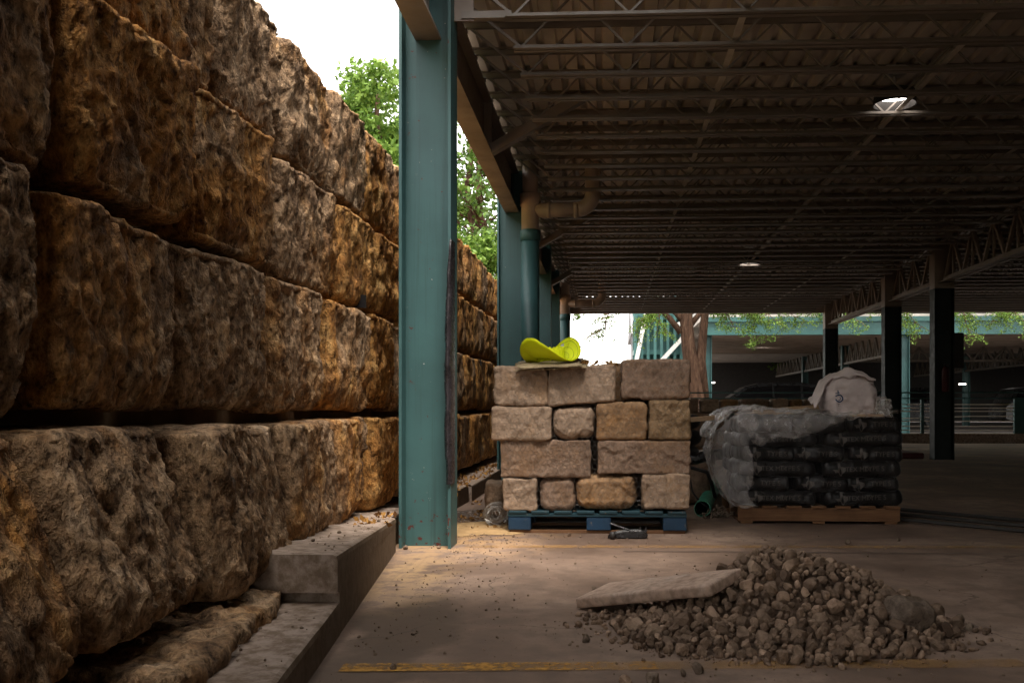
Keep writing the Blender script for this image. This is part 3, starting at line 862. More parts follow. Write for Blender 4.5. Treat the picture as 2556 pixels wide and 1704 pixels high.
for y0, y1 in ((11.31, 16.19), (16.46, 19.04), (19.31, 24.19)):
    girder(y0, y1, 14.0)
# unseen side and back walls added to keep the garage's right side dark
struct(MB().box((20.6, -14, 0), (20.8, 24.5, 3.9)).build('shade_wall_side', 'dark_steel'))
struct(MB().box((4.0, -14.2, 0), (20.8, -14.0, 3.9)).build('shade_wall_back', 'dark_steel'))

# electrical box on an inner column
tag(MB().box((RX + 0.172, 16.24, 1.55), (RX + 0.34, 16.40, 2.15)).build('electrical_box', 'dark_steel', bevel=0.008, fix=True), 'dark electrical box fixed high on the black inner column', 'electrical box')
ext = thing('fire_extinguisher', 'small red fire extinguisher hanging on the inner column', 'extinguisher', (RX - 0.02, 16.10, 1.15))
MB().tube([(RX - 0.02, 16.10, 1.15), (RX - 0.02, 16.10, 1.17), (RX - 0.02, 16.10, 1.50), (RX - 0.02, 16.10, 1.55), (RX - 0.02, 16.10, 1.58)], [0.05, 0.06, 0.06, 0.045, 0.02], 14).build('cylinder_body', 'red_paint', ext, smooth=True)
MB().box((RX - 0.045, 16.07, 1.58), (RX + 0.03, 16.12, 1.62)).build('valve_handle', 'dark_steel', ext)
MB().tube([(RX + 0.02, 16.08, 1.6), (RX + 0.06, 16.07, 1.5), (RX + 0.06, 16.07, 1.25)], 0.008, 6).build('hose', 'black_rubber', ext)

# red-painted island kerb at the inner columns
struct(MB().box((3.6, 16.6, 0), (RX - 0.2, 18.8, 0.10)).build('kerb_red', 'red_paint', bevel=0.02, fix=True))

# drain pipes
def drain(x, y, s, label, zt=2.31 + CAM_H, reach=0.73):
    t = thing('drain_pipe', label, 'drain pipe', (x, y, 0), 'drain pipes beside the teal columns')
    r = 0.108 * s
    MB().tube([(x, y, 0), (x, y, zt - 0.33)], r, 24).build('lower_pipe', 'teal_paint', t, smooth=True)
    MB().tube([(x, y, zt - 0.36), (x, y, zt - 0.355), (x, y, zt - 0.235), (x, y, zt - 0.23)], [r, r * 1.10, r * 1.10, r], 24).build('coupling', 'teal_paint', t, smooth=True)
    MB().tube([(x, y, zt - 0.25), (x, y, zt + 0.05), (x, y, zt + 0.055), (x, y, zt + 0.19), (x, y, zt + 0.20)], [r * 0.97, r * 0.97, r * 1.12, r * 1.12, r * 0.8], 24).build('tee', 'tan_plastic', t, smooth=True)
    MB().tube([(x, y, zt + 0.19), (x, y, Z_JT)], r * 0.85, 20).build('riser', 'tan_plastic', t, smooth=True)
    rb = 0.085 * s
    b = MB().tube([(x + 0.02, y, zt), (x + reach - 0.16, y, zt + 0.01)], rb, 20).build('branch_pipe', 'tan_plastic', t, smooth=True)
    pts = [(x + reach - 0.18 + 0.18 * math.sin(a), y, zt + 0.01 + 0.18 - 0.18 * math.cos(a)) for a in np.linspace(0, math.pi / 2, 9)]
    e = MB().tube(pts + [(x + reach, y, Z_JT)], rb * 1.06, 20).build('elbow', 'tan_plastic', t, smooth=True)
    for dx in (0.24, reach - 0.17):
        MB().tube([(x + dx - 0.05, y, zt + 0.004), (x + dx, y, zt + 0.004)], rb * 1.10, 20).build('collar', 'tan_plastic', t, smooth=True)
    return t
drain(at(1324, 700, Y=11.0).x, 10.98, 1.0, 'fat teal drain pipe with tan elbow beside the second column')
drain(at(1411, 800, Y=20.4).x, 20.4, 1.0, 'farther teal drain pipe with tan elbow at the garage end', reach=0.80, zt=3.14)

# ceiling lamps
def lamp(p, label, lit=True):
    t = thing('ceiling_light', label, 'ceiling light', p, 'round lit lamps under the garage ceiling')
    x, y, z = p
    MB().lathe((x, y, z), [(0.146, 0.082), (0.168, 0.0), (0.176, 0.0), (0.162, 0.11), (0.06, 0.15), (0.0, 0.15)]).build('housing', 'dark_steel', t)
    MB().tube([(x, y, z + 0.072), (x, y, z + 0.078)], [0.142, 0.144], 24).build('lens', 'lamp_lens', t)
    MB().tube([(x, y, z + 0.13), (x, y, Z_JT)], 0.012, 8).build('hanger_rod', 'galvanised', t)
    MB().box((x - 0.08, y - 0.05, Z_JT - 0.10), (x + 0.08, y + 0.05, Z_JT - 0.02)).build('junction_box', 'galvanised', t)
lamp(at(2233, 262, Y=7.98), 'lit round ceiling lamp nearest the viewer, high over the bags')
lamp(at(1871, 660, Y=16.35), 'small lit ceiling lamp farther down the garage')

# ================================================================== BEYOND THE GARAGE
# railing along the far edge, on a low concrete upstand
YR = 24.0
struct(MB().box((1.2, YR + 0.06, 0.0), (20.5, YR + 0.32, 0.24)).build('upstand', 'kerb_concrete', bevel=0.01, fix=True))
rail = thing('cable_railing', 'teal cable railing along the far edge of the garage', 'railing', (6.0, YR + 0.2, 0.24))
for z, r in ((1.27, 0.022), (1.125, 0.020)):
    MB().box((1.3, YR + 0.18 - r, z - r * 0.8), (20.4, YR + 0.18 + r, z + r * 0.8)).build('rail', 'teal_paint_far', rail)
for i, z in enumerate((0.97, 0.88, 0.80, 0.64, 0.55, 0.42, 0.32)):
    sag = 0.035 if i == 3 else 0.0
    MB().tube([(1.3, YR + 0.18, z), (7.2, YR + 0.18, z - sag), (9.2, YR + 0.18, z + sag), (20.4, YR + 0.18, z)], 0.013, 5).build('cable', 'cable_steel', rail)
for x in (1.4, 3.6, 5.9, 7.95, 10.35, 12.6, 14.8, 17.0, 19.2):
    w = 0.13 if x == 10.35 else 0.035
    MB().box((x - w, YR + 0.14, 0.241), (x + w, YR + 0.22, 1.10)).build('post', 'teal_paint', rail)

# second garage across the drive
YG = 32.0
g2 = thing('parking_garage', 'second parking garage across the drive with a pale teal fascia beam', 'parking garage', (12, 45, 0))
for x0, x1 in ((3.2, 10.0), (10.02, 18.0), (18.02, 30.0)):
    m = MB()
    m.box((x0, YG, 3.36), (x1, YG + 0.016, 3.78)); m.box((x0, YG - 0.10, 3.34), (x1, YG + 0.10, 3.358)); m.box((x0, YG - 0.10, 3.782), (x1, YG + 0.10, 3.80))
    m.box((x0, YG - 0.06, 3.802), (x1, YG + 0.04, 3.95))
    m.build('fascia_beam', 'teal_paint_far', g2)
MB().box((3.2, YG + 0.11, 3.86), (34, YG + 30, 4.05)).build('upper_slab', 'deck_steel', g2)
for k in range(22):
    MB().box((3.3, YG + 0.7 + k * 0.62, 3.50), (30, YG + 0.76 + k * 0.62, 3.56)).build('joist', 'taupe_steel', g2)
for x in (3.4, 10.0, 18.0, 26.0):
    for y in (YG + 0.1, YG + 8, YG + 16):
        m = MB()
        m.box((x - 0.15, y, 0), (x - 0.13, y + 0.25, 3.5)); m.box((x + 0.13, y, 0), (x + 0.15, y + 0.25, 3.5)); m.box((x - 0.13, y + 0.12, 0), (x + 0.13, y + 0.13, 3.5))
        m.build('column', 'teal_paint', g2)
def far_truss(x0, y0, x1, y1, n, zb, zt):
    m = MB(); p0 = Vector((x0, y0, 0)); p1 = Vector((x1, y1, 0))
    m.bar(p0 + Vector((0, 0, zb)), p1 + Vector((0, 0, zb)), 0.16, 0.09)
    for k in range(n):
        a = p0.lerp(p1, k / n); b = p0.lerp(p1, (k + 0.5) / n); c = p0.lerp(p1, (k + 1) / n)
        m.bar(a + Vector((0, 0, zb)), b + Vector((0, 0, zt)), 0.07, 0.07); m.bar(b + Vector((0, 0, zt)), c + Vector((0, 0, zb)), 0.07, 0.07)
        m.bar(b + Vector((0, 0, zb)), b + Vector((0, 0, zt)), 0.06, 0.06)
    return m.build('girder_truss', 'far_steel', g2)
far_truss(10.0, YG + 0.4, 10.0, YG + 24, 26, 2.75, 3.5)
far_truss(18.0, YG + 0.4, 18.0, YG + 24, 26, 2.75, 3.5)
far_truss(10.2, YG + 9, 30.0, YG + 9, 22, 2.9, 3.5)
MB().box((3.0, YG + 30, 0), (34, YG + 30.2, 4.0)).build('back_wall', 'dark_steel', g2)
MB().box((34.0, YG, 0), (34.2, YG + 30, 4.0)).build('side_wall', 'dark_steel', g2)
for z in (4.4, 4.75, 5.1):
    MB().box((3.2, YG - 0.02, z - 0.02), (30, YG + 0.02, z + 0.02)).build('roof_rail', 'white_paint', g2)
for x in (3.3, 7.2, 11, 15, 19, 23):
    MB().box((x - 0.09, YG - 0.05, 3.951), (x + 0.09, YG + 0.05, 5.2)).build('roof_post', 'teal_paint_far', g2)
MB().box((3.2, YG + 0.2, 7.0), (34, YG + 30, 7.3)).build('roof_slab', 'deck_steel', g2)  # unseen upper storey added to block sky light above the drive
MB().box((3.2, YG, 6.9), (34, YG + 0.18, 8.3)).build('shade_parapet', 'teal_paint_far', g2)
MB().box((3.2, YG + 12, 4.06), (34, YG + 12.2, 6.99)).build('shade_wall', 'dark_steel', g2)
# its lamps
def far_lamp(x, y, Y, label):
    p = at(x, y, Y=Y)
    t = thing('ceiling_light', label, 'ceiling light', p, 'tiny lit lamps inside the second garage')
    MB().tube([(p.x, p.y, p.z), (p.x, p.y, p.z + 0.06)], [0.16, 0.17], 12).build('lens', 'lamp_lens', t)
    MB().tube([(p.x, p.y, p.z + 0.061), (p.x, p.y, p.z + 0.16)], [0.19, 0.08], 12).build('housing', 'dark_steel', t)
far_lamp(1906, 862, 41, 'tiny lit lamp under the second garage ceiling, above the parked car roof')
far_lamp(1777, 956, 52, 'tiny lit lamp low beside the tree trunk, deep in the second garage')
far_lamp(2402, 960, 47, 'tiny lit lamp right of the black inner column, over the railing')
far_lamp(2508, 917, 44, 'tiny lit lamp near the picture edge in the dark second garage')

# teal steel stair tower behind the tree
st = thing('stair_tower', 'teal steel stair tower with white diagonal handrails behind the tree', 'stair tower', (1.8, 35.5, 0))
for i, x in enumerate(np.linspace(1.05, 3.0, 9)):
    MB().box((x - 0.05, 35 + 0.12 * (i % 3), 0), (x + 0.05, 35.12 + 0.12 * (i % 3), 5.2)).build('post', 'teal_paint_far', st)
for z in (1.6, 2.9, 4.2):
    MB().box((1.0, 35.5, z), (3.1, 36.6, z + 0.18)).build('landing', 'teal_paint_far', st)
for (xa, za, xb, zb) in ((1.15, 1.7, 3.05, 3.75), (2.0, 1.75, 3.1, 2.6), (1.0, 2.2, 1.45, 4.4), (2.5, 3.9, 4.6, 5.0)):
    MB().bar((xa, 34.93, za), (xb, 34.93, zb), 0.06, 0.15).build('handrail', 'white_paint', st)
MB().box((1.0, 36.7, 0), (3.2, 36.9, 5.2)).build('back_panel', 'teal_paint_far', st)
# pale house end just left of it
hs = thing('house', 'pale house end with a grey roof beside the teal stair tower', 'house', (1.2, 46, 0))
MB().box((1.35, 45, 0), (2.9, 52, 4.6)).build('wall', 'pale_wall', hs)
MB().prism([(44.6, 4.4), (52.4, 4.4), (48.5, 6.4)], 'x', 1.15, 3.1).build('roof', 'roof_grey', hs)
MB().box((1.15, 44.9, 3.0), (1.34, 45.4, 4.3)).build('shutter', 'roof_grey', hs)

# ------------------------------------------------------------------ parked cars in the second garage
def car(x, y, L, label, mat='car_paint', flip=False):
    c = thing('parked_car', label, 'car', (x + L / 2, y, -0.02), 'cars parked in the second garage')
    s = L / 4.8
    W = 1.88
    def X(q): return x + (L - q * s if flip else q * s)
    low = [(0.0, 0.42), (0.05, 0.78), (0.35, 0.98), (1.15, 1.10), (4.55, 1.12), (4.78, 0.95), (4.8, 0.45), (4.5, 0.30), (0.4, 0.28)]
    top = [(0.95, 1.10), (1.70, 1.66), (2.2, 1.80), (3.6, 1.82), (4.35, 1.72), (4.62, 1.12)]
    def loft(prof, y_in):
        m = MB(); n = len(prof)
        rows = []
        for yy, k in ((y, 0), (y + 0.12, 1), (y + W - 0.12, 1), (y + W, 0)):
            rows.append([(X(px), yy + (y_in * max(0, (pz - 1.1)) * (1 if yy < y + W / 2 else -1)), pz * s ** 0.3) for px, pz in prof])
        m.grid([r + [r[0]] for r in rows])
        m.f.append(tuple(range(n)));
        k = 3 * (n + 1); m.f.append(tuple(k + i for i in range(n))[::-1])
        return m
    loft(low, 0).build('body', mat, c, fix=True, smooth=False)
    loft(top, 0.30).build('cabin', mat, c, fix=True, smooth=False)
    for poly in ([(1.25, 1.16), (1.80, 1.60), (2.62, 1.70), (2.62, 1.16)], [(2.70, 1.16), (2.70, 1.70), (3.6, 1.70), (3.6, 1.16)], [(3.68, 1.16), (3.68, 1.69), (4.2, 1.60), (4.42, 1.18)]):
        m = MB(); pts = [(X(px), y + 0.30 * (pz - 1.1) - 0.012, pz * s ** 0.3) for px, pz in poly]
        m.add(pts, [(0, 1, 2, 3)]); m.build('side_window', 'car_glass', c)
    ws_ = MB().add([(X(0.94), y + 0.18, 1.13), (X(1.66), y + 0.36, 1.66), (X(1.66), y + W - 0.36, 1.66), (X(0.94), y + W - 0.18, 1.13)], [(0, 1, 2, 3)])
    ws_.build('windscreen', 'car_glass', c)
    for q in (0.92, 3.85):
        wl = MB().tube([(X(q), y - 0.01, 0.33), (X(q), y + 0.22, 0.33)], 0.34, 20).build('wheel', 'black_rubber', c)
        r_ = MB().tube([(X(q), y - 0.025, 0.33), (X(q), y - 0.012, 0.33)], 0.21, 16).build('rim', 'dark_steel', c); r_.parent = wl
    MB().box((min(X(0.02), X(0.14)), y + 0.15, 0.70), (max(X(0.02), X(0.14)), y + 0.50, 0.84)).build('headlight', 'car_glass', c)
    MB().box((min(X(1.35), X(1.5)), y - 0.16, 1.12), (max(X(1.35), X(1.5)), y - 0.01, 1.26)).build('mirror', mat, c)
    return c
pc = at(1745, 985, Y=37.0)
car(pc.x - 0.1, 37.0, 5.4, 'dark car parked beyond the stacked stones under the second garage')
car(10.6, 42, 4.6, 'dark car in the second garage behind the cable railing, between two inner columns')
car(17.0, 41.0, 4.7, 'dark car deep in the second garage near the picture edge', flip=True)

# ------------------------------------------------------------------ trees
def leaf_cloud(m, centres, radii, count, size, droop=0.0, flat=1.0, rs=None):
    """adds single leaves (bent quads) spread through clumps"""
    r_ = rs or rng
    k = len(centres)
    pick = r_.integers(0, k, count)
    C = np.array(centres)[pick]; Rr = np.array(radii)[pick]
    d = r_.normal(size=(count, 3)); d /= np.linalg.norm(d, axis=1, keepdims=True)
    rad = Rr * r_.random(count) ** 0.45
    P = C + d * rad[:, None] * np.array([1, 1, flat])
    A = r_.normal(size=(count, 3)) + np.array([0, 0, -droop]); A /= np.linalg.norm(A, axis=1, keepdims=True)
    B = np.cross(A, r_.normal(size=(count, 3))); B /= np.linalg.norm(B, axis=1, keepdims=True)
    L = size * r_.uniform(0.6, 1.4, count)[:, None]
    Wd = L * 0.30
    v0 = P; v1 = P + A * L * 0.5 + B * Wd; v2 = P + A * L; v3 = P + A * L * 0.5 - B * Wd
    base = len(m.v)
    V = np.stack([v0, v1, v2, v3], 1).reshape(-1, 3)
    m.v.extend(map(tuple, V))
    m.f.extend([(base + 4 * i, base + 4 * i + 1, base + 4 * i + 2, base + 4 * i + 3) for i in range(count)])
def limb(m, p0, p1, r0, r1, rnd, n=6, sag=0.15, sides=8):
    p0, p1 = Vector(p0), Vector(p1); pts = []; L = (p1 - p0).length
    for i in range(n + 1):
        a = i / n
        q = p0.lerp(p1, a) + Vector((rnd.uniform(-1, 1), rnd.uniform(-1, 1), rnd.uniform(-1, 1))) * 0.05 * L * math.sin(a * math.pi)
        q.z += sag * L * math.sin(a * math.pi) * 0.5
        pts.append(q)
    m.tube(pts, [r0 + (r1 - r0) * i / n for i in range(n + 1)], sides)
    return pts
def tree(name, label, base, h, spread, trunk_r, seed, leaves, size, mat='leaf_green', trunks=1, low=0.35, group=None, droop=0.0, clump=0.55):
    rnd = random.Random(seed); rs = np.random.default_rng(seed)
    t = thing(name, label, 'tree', base, group)
    bx, by, bz = base
    tr = MB(); tips = []
    for q in range(trunks):
        tx, ty = bx + rnd.uniform(-0.3, 0.3) * (q > 0), by + rnd.uniform(-0.2, 0.2) * (q > 0)
        top = (tx + rnd.uniform(-0.3, 0.3), ty + rnd.uniform(-0.3, 0.3), bz + h * 0.62)
        pts = limb(tr, (tx, ty, bz - 0.1), top, trunk_r * (1 if q == 0 else 0.7), trunk_r * 0.35, rnd, 8, 0)
        for i in range(13):
            a = low + (1 - low) * i / 13
            p = pts[min(8, int(a * 8))]
            ang = rnd.uniform(0, 2 * math.pi); ln = spread * rnd.uniform(0.55, 1.0) * (1.15 - 0.5 * a)
            e = Vector((p.x + math.cos(ang) * ln, p.y + math.sin(ang) * ln, p.z + rnd.uniform(0.1, 0.5) * ln + 0.1))
            bp = limb(tr, p, e, trunk_r * 0.30 * (1.1 - 0.6 * a), trunk_r * 0.05, rnd, 5, 0.1, 6)
            for b in bp[2:]:
                tips.append((b.x, b.y, b.z + 0.1))
                e2 = b + Vector((rnd.uniform(-1, 1), rnd.uniform(-1, 1), rnd.uniform(-0.3, 0.9))) * spread * 0.28
                limb(tr, b, e2, trunk_r * 0.07, trunk_r * 0.02, rnd, 3, 0.1, 4)
                tips.append(tuple(e2))
        for _ in range(6): tips.append((top[0] + rnd.uniform(-0.3, 0.3) * spread, top[1] + rnd.uniform(-0.3, 0.3) * spread, top[2] + rnd.uniform(0, 0.3) * spread))
    for q in pts[3:]:
        for _ in range(5): tips.append((q.x + rnd.uniform(-0.4, 0.4) * spread, q.y + rnd.uniform(-0.5, 0.1) * spread, q.z + rnd.uniform(-0.2, 0.3) * spread))
    tr.build('trunk', 'bark', t, smooth=True)
    cr = MB()
    leaf_cloud(cr, tips, [spread * clump * rnd.uniform(0.35, 0.75) * 0.5 for _ in tips], leaves, size, droop, 0.8, rs)
    stuff(cr.build('crown', mat, t))
    return t
p = at(955, 260, Y=14)
tree('broadleaf_tree', 'bright green broadleaf tree rising behind the stone wall against the sky', (p.x, 14, 2.5), 5.0, 1.15, 0.09, 3, 22000, 0.085, 'leaf_light', low=0.12, clump=0.75)
p = at(1185, 500, Y=17)
tree('broadleaf_tree', 'bare-limbed tree with sparse leaves seen between the two teal columns', (p.x - 0.1, 17, 2.5), 5.2, 1.3, 0.13, 11, 3600, 0.10, 'leaf_green', trunks=2, low=0.35)
p = at(1190, 590, Y=15.5)
tree('leafy_shrub', 'light green feathery shrub on top of the wall below the bare tree', (p.x, 15.5, 2.5), 1.5, 0.75, 0.05, 21, 9000, 0.075, 'leaf_light', trunks=2, low=0.1)
tree('broadleaf_tree', 'large dark tree filling the gap behind the bare-limbed tree', (-4.6, 25, 2.5), 6.5, 2.0, 0.2, 31, 8000, 0.16, 'leaf_green', low=0.2)

# the big two-stemmed tree past the garage end
tb = thing('bark_tree', 'rough-barked two-stemmed tree with feathery green branches past the garage end', 'tree', (2.5, 28.2, -0.02))
rnd = random.Random(5)
pA = at(1716, 905, Y=28.2); m = MB()
def sx_(x, y): q = at(x, y, Y=28.2); return (q.x, 28.2, q.z)
m.tube([(pA.x + 0.35, 28.2, -0.1), sx_(1738, 1000), sx_(1728, 930), sx_(1718, 860), sx_(1713, 800), sx_(1712, 740), sx_(1700, 600), sx_(1690, 450)], [0.34, 0.28, 0.235, 0.205, 0.19, 0.18, 0.16, 0.10], 16)
m.tube([(pA.x + 0.5, 28.3, 0.6), sx_(1749, 900), sx_(1756, 820), sx_(1762, 760), sx_(1770, 700), sx_(1795, 560)], [0.22, 0.15, 0.125, 0.115, 0.10, 0.07], 14)
m.tube([sx_(1700, 830), sx_(1672, 795), sx_(1640, 765), sx_(1590, 730)], [0.10, 0.085, 0.07, 0.04], 10)
m.tube([sx_(1706, 800), sx_(1688, 780), sx_(1660, 760), sx_(1620, 735)], [0.12, 0.10, 0.08, 0.05], 10)
m.tube([sx_(1722, 812), sx_(1745, 785), sx_(1790, 750)], [0.10, 0.08, 0.05], 10)
m.build('trunk', 'bark', tb, smooth=True)
tw = MB(); tips = []
def spray(p0, p1, k, drop):
    p0, p1 = Vector(p0), Vector(p1)
    pts = limb(tw, p0, p1, 0.025, 0.006, rnd, 7, 0.12, 5)
    for q in pts[1:]:
        for _ in range(k):
            e = q + Vector((rnd.uniform(-0.35, 0.35), rnd.uniform(-0.4, 0.4), rnd.uniform(-drop, 0.1)))
            tw.tube([q, q.lerp(e, 0.5) + Vector((0, 0, 0.04)), e], [0.008, 0.006, 0.003], 4)
            for a in (0.35, 0.7, 1.0): tips.append(tuple(q.lerp(e, a)))
for (x0, y0, x1, y1) in ((1660, 760, 1585, 826), (1640, 765, 1600, 800), (1790, 750, 1900, 800), (1790, 745, 1960, 815), (1850, 740, 2010, 800), (1900, 740, 1880, 850), (1620, 735, 1660, 830),
                         (1950, 735, 2060, 790), (2080, 740, 2140, 800), (2150, 740, 2260, 800), (2200, 745, 2300, 815), (2330, 748, 2440, 800), (2400, 750, 2420, 840), (2450, 750, 2556, 800), (1790, 740, 1830, 815), (2560, 750, 2480, 800)):
    q0 = at(x0, y0, Y=27.6 + rnd.uniform(-0.5, 0.5)); q1 = at(x1, y1, Y=27.3 + rnd.uniform(-0.8, 0.8))
    spray(q0, q1, 3, 0.45)
stuff(tw.build('branch', 'bark', tb))
cr = MB(); leaf_cloud(cr, tips, [0.13] * len(tips), 15000, 0.055, 0.5, 0.8)
stuff(cr.build('crown', 'leaf_light', tb))
# unseen leaf canopy added over the drive to cut its daylight
cr = MB(); hc = [(2.5 + rnd.uniform(-2.0, 18), 28.3 + rnd.uniform(-2.6, 2.6), rnd.uniform(5.6, 9.0)) for _ in range(130)]
leaf_cloud(cr, hc, [1.1] * len(hc), 13000, 0.26, 0.2, 0.7)
stuff(cr.build('shade_canopy', 'leaf_green', tb))
# thin dark spray hanging in front of the white sky
ds = thing('hanging_branch', 'thin dark leafy twig hanging against the white sky past the drain pipe', 'branch', tuple(at(1535, 775, Y=26.5)))
tw = MB(); tips = []
for (x0, y0, x1, y1) in ((1535, 765, 1500, 822), (1500, 822, 1462, 846), (1520, 790, 1495, 800), (1436, 775, 1450, 792), (1510, 800, 1512, 850)):
    spray(at(x0, y0, Y=26.5), at(x1, y1, Y=26.5), 2, 0.16)
tw.build('twig', 'bark', ds)
cr = MB(); leaf_cloud(cr, tips, [0.07] * len(tips), 700, 0.06, 0.3, 1.0)
cr.build('foliage', 'leaf_green', ds)
# hedge / trees closing the view between and beyond the two garages
tree('broadleaf_tree', 'dark tree crown far behind the second garage roof', (9, 66, 0), 11, 4.0, 0.3, 41, 7000, 0.35, 'leaf_green', low=0.4)
tree('broadleaf_tree', 'wide dark tree far behind the second garage, by the picture edge', (20, 68, 0), 11, 4.5, 0.3, 43, 7000, 0.35, 'leaf_green', low=0.4)

# ================================================================== STONES ON THE BLUE PALLET
YP = 6.55
def pz(zx, zy, Y=YP): return at(1180 + zx / 2.8, 820 + zy / 2.8, Y=Y)
pa = at(1268, 1331, Y=YP); pb = at(1714, 1331, Y=YP)
PX0, PX1 = pa.x, pb.x
pal = thing('pallet', 'worn blue wooden block pallet under the stacked cut stones', 'pallet', ((PX0 + PX1) / 2, YP + 0.5, 0))
blk = [(247, 405), (795, 965), (1330, 1495)]
for (z0, z1) in blk:
    x0, x1 = pz(z0, 1400).x, pz(z1, 1400).x
    for yy in (YP, YP + 0.43, YP + 0.86):
        MB().box((x0, yy, 0.022), (x1, yy + 0.14, 0.118)).build('block', 'pallet_blue', pal, bevel=0.006, fix=True)
for yy in (YP + 0.015, YP + 0.445, YP + 0.875):
    MB().box((PX0 + 0.01, yy, 0.001), (PX1 - 0.01, yy + 0.11, 0.021)).build('bottom_board', 'pallet_wood', pal)
for yy in (YP + 0.0, YP + 0.43, YP + 0.86):
    MB().box((PX0, yy - 0.004, 0.1185), (PX1, yy + 0.144, 0.139)).build('stringer_board', 'pallet_teal', pal)
for k in range(8):
    x = PX0 + 0.005 + k * (PX1 - PX0 - 0.135) / 7
    MB().box((x, YP - 0.012, 0.1395), (x + 0.125, YP + 1.01, 0.158)).build('deck_board', 'pallet_teal', pal, bevel=0.003, fix=True)

STONES = [  # zoom rect x0, x1, y0(top), y1(bottom), material, label, roundness, depth, set-back
    (205, 447, 1042, 1276, 'cut_stone_tan', 'squarish tan cut stone at the lower left corner of the pallet stack', 0.030, 0.60, 0.0),
    (467, 712, 1037, 1276, 'cut_stone_brown', 'small rounded brown stone, second in the bottom row on the blue pallet', 0.050, 0.55, 0.01),
    (730, 1146, 1022, 1268, 'cut_stone_ochre', 'large rounded ochre stone in the middle of the bottom row', 0.060, 0.60, 0.0),
    (1187, 1522, 1014, 1262, 'cut_stone_tan', 'tan stone with a step in its face at the bottom right of the stack', 0.040, 0.60, 0.0),
    (190, 826, 776, 1040, 'cut_stone_brown', 'long flat-faced brown stone, left one of the second row up', 0.018, 0.62, 0.0),
    (875, 1527, 781, 1017, 'cut_stone_brown', 'long flat-faced brown stone, right one of the second row up', 0.022, 0.62, 0.0),
    (125, 551, 545, 786, 'cut_stone_tan', 'pale tan stone jutting out at the left end of the third row', 0.036, 0.60, -0.02),
    (562, 846, 538, 770, 'cut_stone_tan', 'small pale rounded stone, second in the third row up', 0.055, 0.55, 0.0),
    (862, 1219, 517, 780, 'cut_stone_ochre', 'rust-tinted blocky stone, third in the third row up', 0.036, 0.60, 0.0),
    (1228, 1526, 492, 778, 'cut_stone_mossy', 'mossy ochre stone with dark blotches at the right of the third row', 0.040, 0.60, 0.0),
    (140, 527, 258, 543, 'cut_stone_tan', 'rough-faced pale stone at the top left under the wooden sheet', 0.040, 0.62, 0.0),
    (530, 995, 262, 528, 'cut_stone_tan', 'smooth-faced tan stone in the middle of the top row under chicken wire', 0.024, 0.60, 0.0),
    (1038, 1522, 212, 492, 'cut_stone_brown', 'broad brown stone standing highest at the top right of the stack', 0.030, 0.62, 0.0),
]
stone_objs = []
for i, (x0, x1, y0, y1, mt, lab, rr, dep, sb) in enumerate(STONES):
    a = pz(x0, y1, YP + sb); b = pz(x1, y0, YP + sb)
    s = (b.x - a.x - 0.004, dep, b.z - a.z - 0.006)
    V, F = stone_mesh(s, rr if rr > 0.045 else rr * 0.55, 0.012, 0.007 + rr * 0.20, 600 + i * 7, 5.5, 0.75, 54)
    if i in (1, 2, 7):                                      # more cobble-like
        k = 1 - 0.10 * (np.abs(V[:, 0] / (s[0] / 2)) ** 3)
        V[:, 2] *= k
    if i == 11: V[:, 2] += V[:, 0] * 0.075                  # its underside runs uphill
    if i == 3: V[:, 1] -= np.where(V[:, 0] > 0.01, 0.025, 0.0) * (V[:, 1] < 0)
    o = raw_mesh('cut_stone', V, F, mt, None, ((a.x + b.x) / 2, YP + sb + dep / 2, (a.z + b.z) / 2))
    tag(o, lab, 'stone', 'cut stones stacked on the blue pallet')
    stone_objs.append(o)
a = pz(935, 520, YP + 0.25); b = pz(1075, 240, YP + 0.25)
V, F = stone_mesh((b.x - a.x, 0.4, b.z - a.z), 0.03, 0.02, 0.015, 733, 5)
o = raw_mesh('cut_stone', V, F, 'cut_stone_ochre', None, ((a.x + b.x) / 2, YP + 0.45, (a.z + b.z) / 2))
tag(o, 'reddish stone set back in the gap between two top row stones', 'stone', 'cut stones stacked on the blue pallet')
# rear half of the load keeps the stack from being hollow
for i, (z0, z1) in enumerate(((0.162, 0.39), (0.395, 0.63), (0.635, 0.90), (0.905, 1.14))):
    V, F = stone_mesh((PX1 - PX0 - 0.12, 0.36, z1 - z0), 0.03, 0.03, 0.02, 760 + i, 4)
    o = raw_mesh('cut_stone', V, F, 'cut_stone_brown', None, ((PX0 + PX1) / 2, YP + 0.82, (z0 + z1) / 2))
    tag(o, ('lowest', 'second', 'third', 'topmost')[i] + ' long stone at the rear of the pallet stack, behind the front stones', 'stone', 'stones at the rear of the blue pallet')

# chicken wire wrapped round the stack: hexagons of thin wire lying on the stone faces
m = MB(); wr = 0.0007
fx0, fx1, fz0, fz1 = PX0 - 0.005, PX1 + 0.02, 0.17, 1.215
hw, hh = 0.036, 0.032
bv = []
dg = bpy.context.evaluated_depsgraph_get()
allv, allf = [], []
for o in stone_objs:
    k = len(allv); loc = o.location
    allv += [v_.co + loc for v_ in o.data.vertices]; allf += [tuple(i + k for i in p_.vertices) for p_ in o.data.polygons]
tree_bvh = BVHTree.FromPolygons(allv, allf)
def wire_y(x, z):
    best = YP + 0.03
    h = tree_bvh.ray_cast(Vector((x, YP - 0.5, z)), Vector((0, 1, 0)), 0.62)
    if h[0] is not None: best = min(best, h[0].y)
    return best - 0.003
cache = {}
def wp(x, z):
    k = (round(x, 4), round(z, 4))
    if k not in cache:
        jx = mnoise.noise(Vector((x * 9, z * 9, 3))) * 0.006; jz = mnoise.noise(Vector((x * 9, z * 9, 8))) * 0.006
        cache[k] = Vector((x + jx, wire_y(x, z), z + jz))
    return cache[k]
